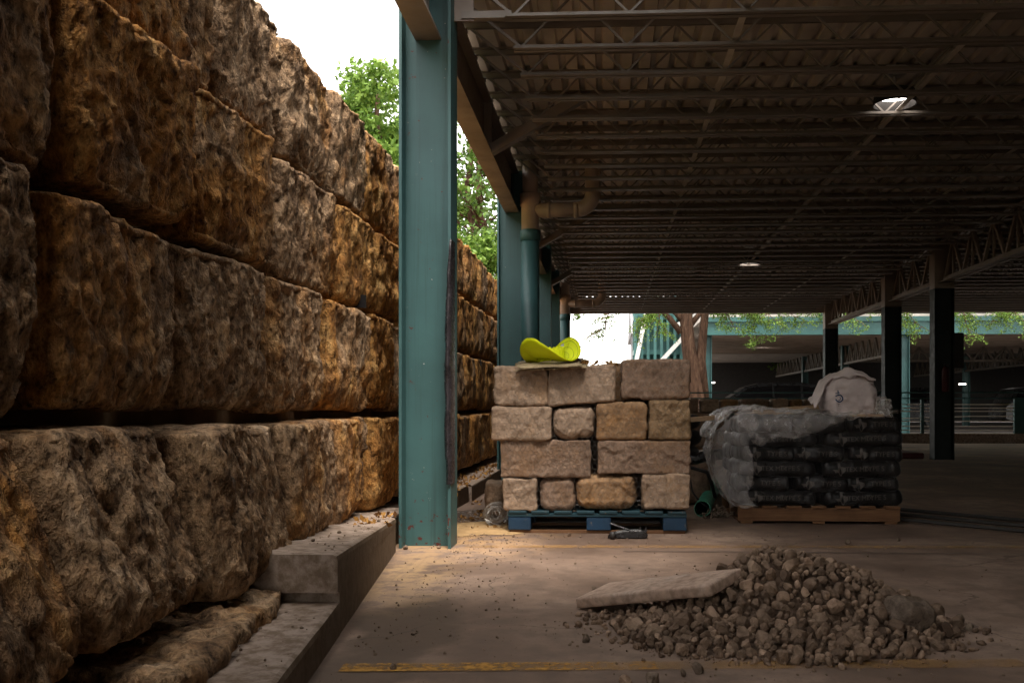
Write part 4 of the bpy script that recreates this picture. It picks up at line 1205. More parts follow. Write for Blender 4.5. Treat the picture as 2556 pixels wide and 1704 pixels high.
def wire(p, q):
    d = (q - p); n_ = Vector((-d.z, 0, d.x)); 
    if n_.length < 1e-6: return
    n_ = n_.normalized() * wr
    b_ = Vector((0, -wr * 1.4, 0))
    m.add([p - n_, p + n_, p + b_, q - n_, q + n_, q + b_], [(0, 3, 5, 2), (2, 5, 4, 1), (1, 4, 3, 0)])
nr = int((fz1 - fz0) / hh); nc = int((fx1 - fx0) / hw)
for r_ in range(nr):
    for c_ in range(nc):
        x = fx0 + c_ * hw + (hw / 2 if r_ % 2 else 0); z = fz0 + r_ * hh
        if z > 1.10 and x < -0.1: continue
        A = wp(x, z); B = wp(x, z + hh * 0.5); C_ = wp(x + hw / 2, z + hh); D_ = wp(x - hw / 2, z + hh)
        wire(A, B); wire(B, C_); wire(B, D_)
cw = m.build('chicken_wire', 'galvanised')
stuff(cw); cw['label'] = 'thin hexagonal chicken wire stretched over the stone stack'

# ------------------------------------------------------------------ weathered wood sheet and neon hat on the stack
YH = YP + 0.14
ws0 = thing('wood_sheet', 'split weathered plywood sheet lying under the neon hat', 'plywood', tuple(at(1390, 925, Y=YH)))
def ragged(x0, x1, y0, y1, z, th, seed, tilt, mat='grey_wood'):
    r2 = random.Random(seed); n = 26
    top = []
    for i in range(n + 1): top.append((x0 + (x1 - x0) * i / n, y0 + r2.uniform(-0.012, 0.012) + (0.05 * (1 - i / 4) if i < 4 else 0)))
    for i in range(9): top.append((x1 + r2.uniform(-0.03, 0.03), y0 + (y1 - y0) * (i + 1) / 10))
    for i in range(n + 1): top.append((x1 + (x0 - x1) * i / n, y1 + r2.uniform(-0.01, 0.01)))
    for i in range(9): top.append((x0 + r2.uniform(-0.05, 0.03), y1 + (y0 - y1) * (i + 1) / 10))
    mm = MB(); k = len(top)
    def zz(p): return z + (p[0] - x0) * tilt + (p[1] - y0) * 0.16 + mnoise.noise(Vector((p[0] * 6, p[1] * 6, seed))) * 0.006
    vs = [(p[0], p[1], zz(p)) for p in top] + [(p[0], p[1], zz(p) + th) for p in top]
    mm.add(vs, [tuple(range(k))[::-1], tuple(range(k, 2 * k))] + [(i, (i + 1) % k, k + (i + 1) % k, k + i) for i in range(k)])
    return mm.build('ply', mat, ws0)
wx0, wx1 = at(1292, 915, Y=YP).x, at(1460, 905, Y=YP).x
zb = at(1300, 922, Y=YP - 0.08).z
ragged(wx0 + 0.03, wx1 + 0.02, YP - 0.07, YP + 0.34, zb - 0.012, 0.009, 1, 0.050)
ragged(wx0, wx1 - 0.02, YP - 0.10, YP + 0.33, zb + 0.001, 0.010, 2, 0.045)
ragged(wx0 + 0.05, wx1 - 0.06, YP - 0.06, YP + 0.32, zb + 0.016, 0.008, 3, 0.032)

hat_c = at(1374, 896, Y=YH)
hat = thing('sun_brim_hat', 'neon yellow-green wide-brim safety sun hat with curled brim', 'hat', (hat_c.x, YH, hat_c.z - 0.020))
HB = WORLD_AT[hat.name]
ha = R(47)
def hat_pt(r_, th, dz=0.0):
    x, y = r_ * math.cos(th) * 1.28, r_ * math.sin(th) * 1.0
    u = abs(x) / 0.25
    z = 0.150 * u ** 1.9 + 0.006 * math.sin(3 * th + 1) * (r_ / 0.2)
    x *= (1 - 0.22 * min(1, u) ** 2)
    z += (0.02 if x > 0 else 0.004) * u + 0.007 * mnoise.noise(Vector((x * 16, y * 16, 3)))
    X = x * math.cos(ha) - y * math.sin(ha); Y = x * math.sin(ha) + y * math.cos(ha)
    return (HB.x + X, HB.y + Y, HB.z + z + dz)
m = MB(); rows = []
TH = 72
for r_ in np.linspace(0.085, 0.20, 10):
    rows.append([hat_pt(r_, 2 * math.pi * k / TH) for k in range(TH + 1)])
m.grid(rows)
brim = m.build('brim', 'neon_fabric', hat, smooth=True)
sd = brim.modifiers.new('thickness', 'SOLIDIFY'); sd.thickness = 0.004
for r_ in (0.118, 0.150, 0.182):
    MB().tube([hat_pt(r_, 2 * math.pi * k / TH, 0.0035) for k in range(TH + 1)], 0.0016, 5, False).build('stitching', 'stitch_thread', hat, smooth=True)
m = MB(); m.tube([hat_pt(0.20, 2 * math.pi * k / TH) for k in range(TH + 1)], 0.0042, 6, False); m.build('brim_edge', 'neon_fabric_gathered', hat, smooth=True)
m = MB(); rows = []
for j, (r_, dz) in enumerate(((0.088, 0.0), (0.086, 0.045), (0.082, 0.078), (0.072, 0.086), (0.066, 0.070), (0.066, 0.030))):
    row = []
    for k in range(145):
        th = 2 * math.pi * k / 144
        rr = r_ + 0.006 * math.sin(th * 19 + math.sin(th * 5)) * (0.3 + j * 0.2)
        row.append(hat_pt(rr, th, dz + 0.005 * math.sin(th * 11 + 1) * (j > 0)))
    rows.append(row)
m.grid(rows); m.build('gathered_crown', 'neon_fabric_gathered', hat, smooth=True)
m = MB(); m.tube([hat_pt(0.07, a_, 0.075 + 0.035 * math.sin((a_ - 1.2) / 1.6 * math.pi)) for a_ in np.linspace(1.2, 2.8, 16)], 0.016, 8); m.build('elastic_strap', 'neon_fabric_gathered', hat, smooth=True)
m = MB(); rows = []
for r_ in np.linspace(0.112, 0.178, 6): rows.append([hat_pt(r_, th, 0.007) for th in np.linspace(0.15 + (r_ - 0.11) * 2, 0.62 + (r_ - 0.11) * 2, 8)])
m.grid(rows); m.build('reflective_patch', 'reflective_tape', hat, smooth=True)

# bent wire with a crossbar, and twig scraps on the stack
bw = MB(); bw.tube([at(1436, 857, Y=YH + 0.12), at(1478, 884, Y=YH + 0.12)], 0.0032, 6); bw.tube([at(1481, 881, Y=YH + 0.12), at(1469, 901, Y=YH + 0.12), at(1466, 912, Y=YH + 0.12)], 0.0030, 6)
tag(bw.build('bent_wire', 'dark_steel'), 'thin bent wire sticking out beside the neon hat', 'wire')
tg = MB(); tg.tube([at(1500, 907, Y=YP + 0.05), at(1512, 903, Y=YP + 0.03), at(1527, 899, Y=YP)], [0.004, 0.003, 0.0015], 5)
tag(tg.build('twig', 'bark'), 'short dry twig lying on the top row stones', 'twig')
lf = MB(); leaf_cloud(lf, [tuple(at(x, y, Y=YP + 0.1)) for x, y in ((1440, 905), (1460, 910), (1480, 909), (1510, 910), (1530, 906))], [0.035] * 5, 60, 0.035, 0, 0.25)
stuff(lf.build('leaf_litter', 'leaf_dry'))
scr = at(1443, 897, Y=YP + 0.12)
m = MB(); m.tube([at(1432, 898, Y=YP + 0.12), at(1440, 893, Y=YP + 0.14), at(1446, 897, Y=YP + 0.12), at(1450, 904, Y=YP + 0.1)], [0.006, 0.009, 0.007, 0.003], 6)
tag(m.build('rag_scrap', 'black_plastic', smooth=True), 'small dark rag scrap at the right edge of the plywood sheet', 'rag')

# ------------------------------------------------------------------ odds and ends at the foot of the stack
a = at(1206, 1280, Y=7.15); b = at(1262, 1204, Y=7.15)
V, F = stone_mesh((b.x - a.x + 0.05, 0.30, b.z), 0.035, 0.02, 0.02, 801, 5)
tag(raw_mesh('loose_block', V, F, 'cut_stone_tan', None, ((a.x + b.x) / 2 + 0.03, 7.3, b.z / 2), (0, 0, 0.15)), 'loose tan stone block standing on the floor left of the pallet', 'stone')
wc = at(1234, 1300, Y=6.85)
m = MB()
r2 = random.Random(3)
for k in range(46):
    c0 = Vector((wc.x + r2.uniform(-0.015, 0.02), 6.85 + (k % 12) * 0.02, 0.092)); rad = r2.uniform(0.03, 0.09); el = r2.uniform(0.85, 1.05); ph = r2.uniform(0, 6)
    m.tube([c0 + Vector((math.cos(a_ + ph) * rad * 1.05, 0.02 * math.sin(2 * a_ + ph), math.sin(a_ + ph) * rad * el)) for a_ in np.linspace(0, 2 * math.pi * 0.95, 18)], 0.0022, 4)
tag(m.build('wire_roll', 'galvanised'), 'grey roll of chicken wire lying at the left foot of the pallet', 'wire roll')
# black broken plastic clamp in front
bc = at(1550, 1345, z=0)
cl = thing('plastic_scrap', 'broken black plastic fitting lying before the blue pallet', 'plastic scrap', (bc.x, bc.y, 0))
m = MB(); x0 = at(1516, 1345, z=0).x; x1 = at(1618, 1345, z=0).x; yy = bc.y
m.prism([(x0, 0.004), (x1 - 0.02, 0.002), (x1, 0.02), (x1 - 0.01, 0.05), (x1 - 0.05, 0.06), (x0 + 0.12, 0.055), (x0 + 0.02, 0.035)], 'y', yy + 0.01, yy + 0.09)
m.build('shell', 'black_plastic', cl, bevel=0.006, fix=True)
for dx in (0.205, 0.245):
    MB().prism([(x0 + dx, 0.05), (x0 + dx + 0.022, 0.05), (x0 + dx + 0.016, 0.085)], 'y', yy + 0.03, yy + 0.05).build('tooth', 'black_plastic', cl)
MB().tube([(x0 + 0.035, yy - 0.015, 0.004), (x0 + 0.035, yy - 0.015, 0.05)], 0.018, 12).build('plug', 'dark_steel', cl, smooth=True)
MB().tube([(x0 + 0.02, yy + 0.05, 0.10), (x0 + 0.06, yy + 0.04, 0.085), (x0 + 0.14, yy + 0.03, 0.06)], 0.007, 6).build('strap', 'black_plastic', cl)

# puddle, ochre sand and leaf litter in the corner behind the near column
def floor_patch(name, cx, cy, rx, ry, z, mat, seed, h=0.0, n=36):
    m = MB(); ring = []
    rows = []
    for q in range(6):
        s = q / 5
        row = []
        for k in range(n):
            a_ = 2 * math.pi * k / n
            w = 1 + 0.35 * mnoise.noise(Vector((math.cos(a_) * 1.6, math.sin(a_) * 1.6, seed))) + 0.12 * mnoise.noise(Vector((math.cos(a_) * 6, math.sin(a_) * 6, seed)))
            x, y = cx + rx * w * s * math.cos(a_), cy + ry * w * s * math.sin(a_)
            row.append((x, y, z + h * (1 - s * s) + (h > 0) * mnoise.noise(Vector((x * 14, y * 14, seed))) * h * 0.4 * (1 - s)))
        row.append(row[0]); rows.append(row)
    m.grid(rows)
    return m.build(name, mat, smooth=True, fix=True)
pd = at(1160, 1290, z=0.0)
struct(floor_patch('puddle', pd.x - 0.02, pd.y, 0.22, 0.55, 0.005, 'wet_concrete', 4))
sdp = at(1195, 1328, z=0)
stuff(floor_patch('sand', sdp.x - 0.03, sdp.y + 0.15, 0.33, 0.42, 0.003, 'sand', 9, 0.014))
lf = MB()
cs = []
for _ in range(60): cs.append((random.uniform(-1.46, -1.28), random.uniform(7.3, 12), 0.168))
for _ in range(40): cs.append((random.uniform(-1.2, -0.75), random.uniform(6.7, 9.2), 0.010))
for _ in range(14): cs.append((random.uniform(-1.42, -1.26), random.uniform(5.0, 5.7), 0.225))
leaf_cloud(lf, cs, [0.05] * len(cs), 900, 0.035, 0, 0.12)
stuff(lf.build('leaf_litter', 'leaf_dry'))

# ================================================================== MORTAR BAGS
YB = 7.17
bx0, bx1 = at(1842, 1300, Y=YB).x, at(2247, 1300, Y=YB).x
pw = thing('pallet', 'brown wooden pallet carrying the black mortar bags', 'pallet', ((bx0 + bx1) / 2, YB + 0.5, 0))
for k, yy in enumerate((YB, YB + 0.48, YB + 0.96)):
    MB().box((bx0, yy, 0.021), (bx1, yy + 0.04, 0.118)).build('stringer', 'pallet_wood', pw, bevel=0.003, fix=True)
for k in range(7):
    x = bx0 + k * (bx1 - bx0 - 0.11) / 6
    MB().box((x, YB - 0.01, 0.1185), (x + 0.11, YB + 1.01, 0.136)).build('deck_board', 'pallet_wood', pw, bevel=0.002, fix=True)
for k in (0, 3, 6):
    x = bx0 + 0.02 + k * (bx1 - bx0 - 0.13) / 6
    MB().box((x, YB + 0.0, 0.002), (x + 0.09, YB + 1.0, 0.0205)).build('bottom_board', 'pallet_wood', pw)

def text_mesh(s, size):
    cu = bpy.data.curves.new('print', 'FONT'); cu.body = s; cu.size = size; cu.align_x = 'CENTER'; cu.align_y = 'CENTER'; cu.fill_mode = 'BOTH'
    ob = bpy.data.objects.new('print', cu); COL.objects.link(ob)
    bpy.context.view_layer.update()
    me = bpy.data.meshes.new_from_object(ob.evaluated_get(bpy.context.evaluated_depsgraph_get()))
    bpy.data.objects.remove(ob)
    bm = bmesh.new(); bm.from_mesh(me)
    bmesh.ops.triangulate(bm, faces=bm.faces[:])
    bmesh.ops.subdivide_edges(bm, edges=[e for e in bm.edges if e.calc_length() > size * 0.25], cuts=2, use_grid_fill=False)
    bmesh.ops.triangulate(bm, faces=bm.faces[:])
    vs = [v_.co.copy() for v_ in bm.verts]; fs = [tuple(v_.index for v_ in f.verts) for f in bm.faces]
    bm.verts.index_update(); fs = [tuple(v_.index for v_ in f.verts) for f in bm.faces]
    bm.free(); bpy.data.meshes.remove(me)
    return vs, fs
TEXAS = [(-0.10, 0.50), (0.10, 0.50), (0.10, 0.24), (0.30, 0.19), (0.48, 0.16), (0.50, -0.08), (0.34, -0.22), (0.22, -0.32), (0.18, -0.52), (0.06, -0.46), (-0.06, -0.22), (-0.18, -0.20), (-0.26, -0.28), (-0.36, -0.12), (-0.50, 0.0), (-0.10, 0.02)]
def flat_print(vs, fs, obj, x, z, mat, name='print', eps=0.005):
    """lays a flat print on the -y side of a mesh object (given in that object's own space)"""
    me = obj.data
    tb_ = BVHTree.FromPolygons([v_.co for v_ in me.vertices], [tuple(p_.vertices) for p_ in me.polygons])
    P = []
    for p in vs:
        h = tb_.ray_cast(Vector((x + p[0], -2, z + p[1])), Vector((0, 1, 0)))
        y = h[0].y - eps if h[0] is not None else -0.2
        P.append((x + p[0], y, z + p[1]))
    mm = bpy.data.meshes.new(name); mm.from_pydata(P, [], fs)
    o = link(name, mm, mat); o.parent = obj
    return o
T_TYPE = text_mesh('TYPE S', 0.052); T_BIG = text_mesh('TEX MIX', 0.050)
T_TX = ([Vector((a_ * 0.10, b_ * 0.10, 0)) for a_, b_ in TEXAS], [(0, 1, 2, 15), (15, 2, 9, 10), (2, 3, 6, 7), (3, 4, 5, 6), (2, 7, 8, 9), (15, 10, 11), (15, 11, 13, 14), (11, 12, 13)])
LAY = 6; zb0 = 0.137; lh = (0.80 - zb0) / LAY
ordn = ('lowest', 'second', 'third', 'fourth', 'fifth', 'topmost')
bagm = []
for v_ in range(4):
    s = (0.60, 0.485, lh + 0.020)
    n = [30, 22, 8]; P, N, F = rbox(s, 0.052, n)
    P = P.copy(); sd_ = 900 + v_ * 13
    e = np.maximum(np.abs(P[:, 0]) / (s[0] / 2), np.abs(P[:, 1]) / (s[1] / 2))
    P[:, 2] *= 1.04 - 0.30 * np.clip(e - 0.72, 0, 1) ** 1.2
    P += N * (fbm(P * 5 + sd_, 3, sd_) * 0.055 + fbm(P * np.array([30, 30, 12]) + sd_, 3, sd_ + 3) * 0.010)[:, None]
    bagm.append((P, F))
k = 0
for L_ in range(LAY):
    nb = 2 if L_ % 2 == 0 else 3                                # layers are laid crosswise in turn
    for row, ry in (('front', 0), ('rear', 1)):
        for cxi in range(nb):
            P, F = bagm[(L_ * 2 + cxi * 3 + ry) % 4]
            if ry == 1 and L_ < LAY - 1 and cxi > 0: continue           # shut in on all sides
            fx = 1.0 if nb == 2 else 0.685
            x = bx0 + 0.617 + (cxi - (nb - 1) / 2) * (1.235 / nb) + random.uniform(-0.02, 0.02)
            y = YB + 0.25 + ry * 0.495 + random.uniform(-0.014, 0.014)
            o = raw_mesh('mortar_bag', P * np.array([fx, 1, random.uniform(0.94, 1.08)]), F, 'bag_black', None, (x, y, zb0 + lh * (L_ + 0.5)), (random.uniform(-0.02, 0.02), random.uniform(-0.03, 0.03), random.uniform(-0.05, 0.05)))
            side = ('pipe-side end', 'far end')[cxi] if nb == 2 else ('pipe-side end', 'middle', 'far end')[cxi]
            tag(o, f'black mortar bag, {row} row, {ordn[L_]} layer, {side} of the wrapped stack', 'bag', 'black mortar bags on the wooden pallet')
            if ry == 0:
                k1 = 1 if nb == 2 else 0.66
                flat_print(*T_TYPE, o, 0.09 * k1, 0.004, 'bag_print', 'lettering')
                flat_print(*T_TX, o, -0.17 * k1, 0.0, 'bag_print', 'state_outline')
                if nb == 2: flat_print(*T_BIG, o, -0.03, 0.0, 'bag_print', 'lettering')

# boards laid across the top
for i, (xa, ya, xb, yb, Y0, Y1, w_, lab) in enumerate(((1700, 1049, 2060, 1019, 7.75, 8.10, 0.09, 'long wooden board lying across the wrapped bags, nearer one'), (1880, 1027, 2120, 1010, 8.20, 8.20, 0.10, 'long wooden board lying behind the nearer board, up to the white bag'))):
    p0 = at(xa, ya, Y=Y0); p1 = at(xb, yb, Y=Y1)
    m = MB(); m.bar(p0, p1, w_, 0.036)
    tag(m.build('board', 'board_wood', bevel=0.003, fix=True), lab, 'board', 'boards on the mortar bags')
# slim stick under the white bag
p0 = at(2125, 1037, Y=YB + 0.06); p1 = at(2205, 1036, Y=YB + 0.06)
tag(MB().bar(p0, p1, 0.05, 0.020).build('wood_strip', 'board_wood'), 'short wooden strip under the white bag', 'wood strip')

# open white bag with its top folded over
wbx = at(2115, 1000, Y=YB + 0.22); zw = 0.80
s = (0.375, 0.30, 0.315)
P, N, F = rbox(s, 0.075, [34, 26, 26]); P = P.copy()
zr = P[:, 2] / s[2] + 0.5
P[:, 0] *= 0.90 + 0.16 * np.sin(np.clip(zr, 0, 1) * math.pi) 
P[:, 1] *= 0.92 + 0.14 * np.sin(np.clip(zr, 0, 1) * math.pi)
P[:, 2] += 0.055 * np.cos(P[:, 0] / 0.19 * 1.3) * np.clip(zr - 0.6, 0, 1) * 2 - 0.02
P += N * (fbm(P * 6 + 3, 3, 71) * 0.045 + (0.20 - np.abs(fbm(P * np.array([12, 12, 20]) + 8, 3, 75))) * 0.045)[:, None]
wbag = raw_mesh('white_bag', P, F, 'bag_white', None, (wbx.x, YB + 0.22, zw + s[2] / 2), (0, 0, 0.05))
tag(wbag, 'open white paper bag with blue round logo on top of the black bags', 'bag')
m = MB(); rows = []
FL = [(0.17, 0.125), (0.10, 0.185), (0.02, 0.205), (-0.06, 0.195), (-0.13, 0.165), (-0.185, 0.115), (-0.225, 0.055), (-0.255, -0.005), (-0.275, -0.045)]
def flp(q, v_):
    i = min(len(FL) - 2, int(q * (len(FL) - 1))); f = q * (len(FL) - 1) - i
    x = FL[i][0] * (1 - f) + FL[i + 1][0] * f; z = FL[i][1] * (1 - f) + FL[i + 1][1] * f
    y = -0.165 + 0.30 * v_ * (1 - 0.25 * q) + 0.05 * q
    nn = mnoise.noise(Vector((x * 13, y * 13, z * 13 + 4))) * 0.030 + (0.4 - abs(mnoise.noise(Vector((x * 26, y * 22, 9))))) * 0.022
    front = max(0, 0.25 - v_) * 4
    z2 = z - front ** 1.5 * 0.055 * (0.35 + 0.9 * math.sin(q * 5.5) ** 2) + nn
    return (wbx.x + x, YB + 0.22 + y - front * 0.012 + nn * 0.5, zw + s[2] / 2 + z2)
for q in np.linspace(0, 1, 36): rows.append([flp(q, v_) for v_ in np.linspace(0, 1, 22)])
m.grid(rows)
fo = m.build('folded_flap', 'bag_white', smooth=True, origin=wbag.location)
fo.parent = wbag; fo.location = (0, 0, 0); fo.rotation_euler = (0, 0, -0.05)
sm = fo.modifiers.new('thickness', 'SOLIDIFY'); sm.thickness = 0.006
# round blue logo: an open ring with a hook inside, a tick above it, a faint mark below
def ring(r0, r1, a0, a1, n=26): 
    vs = []; 
    for k in range(n + 1):
        a_ = a0 + (a1 - a0) * k / n
        vs += [Vector((math.cos(a_) * r0, math.sin(a_) * r0, 0)), Vector((math.cos(a_) * r1, math.sin(a_) * r1, 0))]
    return vs, [(2 * k, 2 * k + 1, 2 * k + 3, 2 * k + 2) for k in range(n)]
lx, lz = -0.112, -0.012
flat_print(*ring(0.021, 0.031, R(-170), R(120)), wbag, lx, lz, 'logo_blue', 'logo')
flat_print(*ring(0.008, 0.014, R(-120), R(60), 12), wbag, lx - 0.002, lz, 'logo_blue', 'logo')
flat_print([Vector(p) for p in ((-0.030, 0.020, 0), (-0.004, 0.034, 0), (0.002, 0.028, 0), (-0.026, 0.012, 0))], [(0, 3, 2, 1)], wbag, lx, lz, 'logo_blue', 'logo')
flat_print([Vector(p) for p in ((-0.028, 0.040, 0), (0.004, 0.046, 0), (0.006, 0.040, 0), (-0.026, 0.034, 0), (-0.010, 0.062, 0), (-0.002, 0.062, 0), (-0.001, 0.044, 0), (-0.009, 0.042, 0))], [(0, 3, 2, 1), (4, 7, 6, 5)], wbag, lx, lz, 'logo_blue', 'logo')
flat_print(*text_mesh('T.', 0.03), wbag, lx, lz - 0.052, 'bag_print', 'logo')

# clear plastic sheet pulled over the stack and trailing down on the pipe side
ps = thing('plastic_sheet', 'crumpled clear plastic sheet draped over the black mortar bags', 'plastic sheet', (bx0, YB + 0.4, 0))
prof = [(bx0 - 0.075, 0.155), (bx0 - 0.13, 0.26), (bx0 - 0.185, 0.42), (bx0 - 0.205, 0.55), (bx0 - 0.17, 0.68), (bx0 - 0.09, 0.80), (bx0 + 0.03, 0.872), (bx0 + 0.17, 0.885), (bx0 + 0.40, 0.850), (bx0 + 0.70, 0.838), (bx0 + 0.95, 0.842), (bx0 + 1.12, 0.86), (bx0 + 1.24, 0.85)]
def prof_pt(q):
    f = q * (len(prof) - 1); i = min(len(prof) - 2, int(f)); f -= i
    return prof[i][0] * (1 - f) + prof[i + 1][0] * f, prof[i][1] * (1 - f) + prof[i + 1][1] * f
m = MB(); rows = []
for q in np.linspace(0, 1, 90):
    x, z = prof_pt(q); row = []
    for v_ in np.linspace(0, 1, 34):
        y = YB + 0.0 + v_ * 1.0
        n_ = mnoise.noise(Vector((x * 9, y * 7, z * 9))) * 0.032 + abs(mnoise.noise(Vector((x * 21, y * 16, z * 21 + 5)))) * 0.022
        sx2 = -n_ if q < 0.5 else 0
        row.append((x + sx2 + (0.06 * v_ if q < 0.3 else 0), y + n_ * 0.4, z + (n_ if q >= 0.4 else n_ * 0.4)))
    rows.append(row)
m.grid(rows); m.build('draped_film', 'plastic_film', ps, smooth=True)
m = MB(); rows = []
for a_ in np.linspace(0, 1, 80):
    x = bx0 - 0.02 + a_ * 1.16
    zt = prof_pt(0.47 + 0.53 * a_)[1]
    drop = 0.10 + 0.16 * math.exp(-((a_ - 0.16) / 0.09) ** 2) + 0.12 * math.exp(-((a_ - 0.36) / 0.20) ** 2) - 0.05 * a_ + 0.02 * mnoise.noise(Vector((x * 16, 2, 2)))
    row = []
    for v_ in np.linspace(0, 1, 22):
        n_ = mnoise.noise(Vector((x * 17, v_ * 3, 4))) * 0.020 + mnoise.noise(Vector((x * 38, v_ * 8, 7))) * 0.011
        row.append((x + 0.02 * v_ * math.sin(x * 9), YB - 0.012 - 0.030 * math.sin(v_ * 2.6) + n_, zt - v_ * drop))
    rows.append(row)
m.grid(rows); m.build('front_flap', 'plastic_film', ps, smooth=True)
m = MB(); rows = []                                            # billowing corner of the sheet on the pipe side
LFT = [(0.0, -0.060), (0.12, -0.10), (0.30, -0.165), (0.55, -0.215), (0.72, -0.175), (0.88, -0.07), (1.0, 0.02)]
for a_ in np.linspace(0, 1, 46):
    lx_ = float(np.interp(a_, [p_[0] for p_ in LFT], [p_[1] for p_ in LFT])); z = 0.13 + 0.75 * a_
    row = []
    for v_ in np.linspace(0, 1, 26):
        x = bx0 + lx_ + (0.10 + 0.09 * mnoise.noise(Vector((z * 6, 1, 4))) - lx_) * v_
        n_ = mnoise.noise(Vector((x * 15, z * 5, 3))) * 0.030 + mnoise.noise(Vector((x * 34, z * 12, 6))) * 0.012
        row.append((x, YB - 0.075 + 0.34 * min(1, max(0, (bx0 - 0.05 - x) / 0.16)) ** 1.3 + n_ * 0.6, z + 0.01 * math.sin(v_ * 9)))
    rows.append(row)
m.grid(rows); m.build('side_film', 'plastic_film_side', ps, smooth=True)
m = MB(); rows = []                                            # stretch wrap over the front of the bags
for a_ in np.linspace(0, 1, 70):
    x = bx0 + 0.02 + a_ * 1.21; row = []
    for v_ in np.linspace(0, 1, 40):
        z = 0.135 + v_ * 0.66
        n_ = 0.012 * math.sin((z - zb0) / lh * 2 * math.pi) + mnoise.noise(Vector((x * 7, z * 9, 1))) * 0.012 + abs(mnoise.noise(Vector((x * 3 + z * 22, z * 5, 8)))) * 0.010
        row.append((x, YB - 0.022 + n_, z))
    rows.append(row)
m.grid(rows); m.build('stretch_wrap', 'plastic_wrap', ps, smooth=True)
m = MB(); rows = []
bcx, bcz = at(2210, 1030, Y=YB).x, at(2210, 1015, Y=YB).z
for th in np.linspace(0, math.pi, 20):
    row = []
    for ph in np.linspace(0, 2 * math.pi, 30):
        d = Vector((math.sin(th) * math.cos(ph), math.sin(th) * math.sin(ph), math.cos(th)))
        r_ = 1 + 0.45 * mnoise.noise(d * 2.6 + Vector((3, 1, 7))) + 0.25 * mnoise.noise(d * 6)
        row.append((bcx + d.x * 0.065 * r_, YB + 0.08 + d.y * 0.08 * r_, bcz + d.z * 0.075 * r_))
    rows.append(row)
m.grid(rows); m.build('film_bunch', 'plastic_film', ps, smooth=True)

# green pipe, tubing, hose and small rubble between the two pallets
g0 = Vector((at(1753, 1263, Y=7.60).x, 7.60, 0.066)); g1 = Vector((1.16, 10.1, 0.066))
gp = thing('green_pipe', 'open-ended green plastic pipe lying on the floor between the pallets', 'pipe', (g0.x, 7.6, 0))
rows = []
dirp = (g1 - g0).normalized(); sd_ = dirp.cross(Vector((0, 0, 1))).normalized(); up_ = sd_.cross(dirp)
m = MB()
for (t_, r_) in ((0.0, 0.060), (0.0, 0.066), (2.5, 0.066), (2.5, 0.060), (0.0, 0.060)):
    rows.append([tuple(g0 + dirp * t_ + (sd_ * math.cos(a_) + up_ * math.sin(a_)) * r_) for a_ in np.linspace(0, 2 * math.pi, 33)])
m.grid(rows); m.build('pipe_wall', 'pvc_green', gp, smooth=False)
m = MB().tube([g0 + dirp * 1.2, g0 + dirp * 1.21], 0.0595, 20); m.build('dark_disc', 'dark_interior', gp)  # near-black disc that makes the open bore read dark
tc = at(1690, 1060, Y=8.6)
for i, (z, rr, lab) in enumerate(((0.46, 0.17, 'lower black tubing coil between the two pallets'), (0.60, 0.19, 'middle black tubing coil between the two pallets'), (0.74, 0.18, 'upper black tubing coil between the two pallets'))):
    m = MB(); m.tube([(0.62 + rr * math.cos(a_), 8.75 + rr * math.sin(a_), z + 0.01 * math.sin(3 * a_ + i)) for a_ in np.linspace(0, 2 * math.pi, 30)], 0.065, 12, False)
    tag(m.build('tubing_coil', 'black_rubber', smooth=True), lab, 'tubing', 'black tubing coils behind the stone pallet')
V, F = stone_mesh((0.55, 0.5, 0.38), 0.03, 0.05, 0.02, 811, 4)
tag(raw_mesh('loose_block', V, F, 'cut_stone_brown', None, (0.66, 8.78, 0.20)), 'stone block under the black tubing coils', 'stone')
m = MB(); m.tube([at(1700, 1150, Y=8.2), at(1735, 1147, Y=8.2), at(1752, 1140, Y=8.2), at(1800, 1132, Y=8.25)], [0.036, 0.044, 0.050, 0.050], 14)
tag(m.build('black_pipe', 'black_plastic', smooth=True), 'shiny black pipe end behind the clear plastic sheet', 'pipe')
m = MB(); m.tube([at(1680, 1160, Y=8.1), at(1730, 1168, Y=8.1), at(1765, 1178, Y=8.1), at(1776, 1205, Y=8.1), at(1785, 1240, Y=8.2)], 0.016, 8)
tag(m.build('black_hose', 'black_rubber', smooth=True), 'black hose bending down behind the green pipe', 'hose')
m = MB(); m.tube([at(1722, 1190, Y=7.9), at(1728, 1225, Y=7.9), at(1740, 1243, Y=7.8), (0.86, 7.75, 0.02)], 0.008, 6)
tag(m.build('black_cable', 'black_rubber', smooth=True), 'thin black cable curling beside the green pipe', 'cable')

# ------------------------------------------------------------------ small rocks
def rock_mesh(seed, sub=2, amp=0.34):
    bm = bmesh.new(); bmesh.ops.create_icosphere(bm, subdivisions=sub, radius=1.0)
    r2 = random.Random(seed)
    pl = []
    for _ in range(13):
        d = Vector((r2.gauss(0, 1), r2.gauss(0, 1), r2.gauss(0, 1))).normalized(); pl.append((d, r2.uniform(0.58, 0.86)))
    sc_ = Vector((r2.uniform(0.85, 1.25), r2.uniform(0.8, 1.1), r2.uniform(0.65, 0.95)))
    for v_ in bm.verts:
        p = v_.co.copy()
        for d, h in pl:
            q = p.dot(d) - h
            if q > 0: p -= d * q * 0.97
        p *= 1 + amp * 0.4 * mnoise.noise(p * 1.7 + Vector((seed, 0, 0))) + 0.06 * mnoise.noise(p * 5 + Vector((0, seed, 0)))
        v_.co = Vector((p.x * sc_.x, p.y * sc_.y, p.z * sc_.z))
    bmesh.ops.scale(bm, vec=(0.03, 0.03, 0.03), verts=bm.verts[:])
    me = bpy.data.meshes.new('stone'); bm.to_mesh(me); bm.free()
    me.polygons.foreach_set('use_smooth', [True] * len(me.polygons))
    me.set_sharp_from_angle(angle=R(24))
    return me
ROCKS = [rock_mesh(s) for s in range(14)]
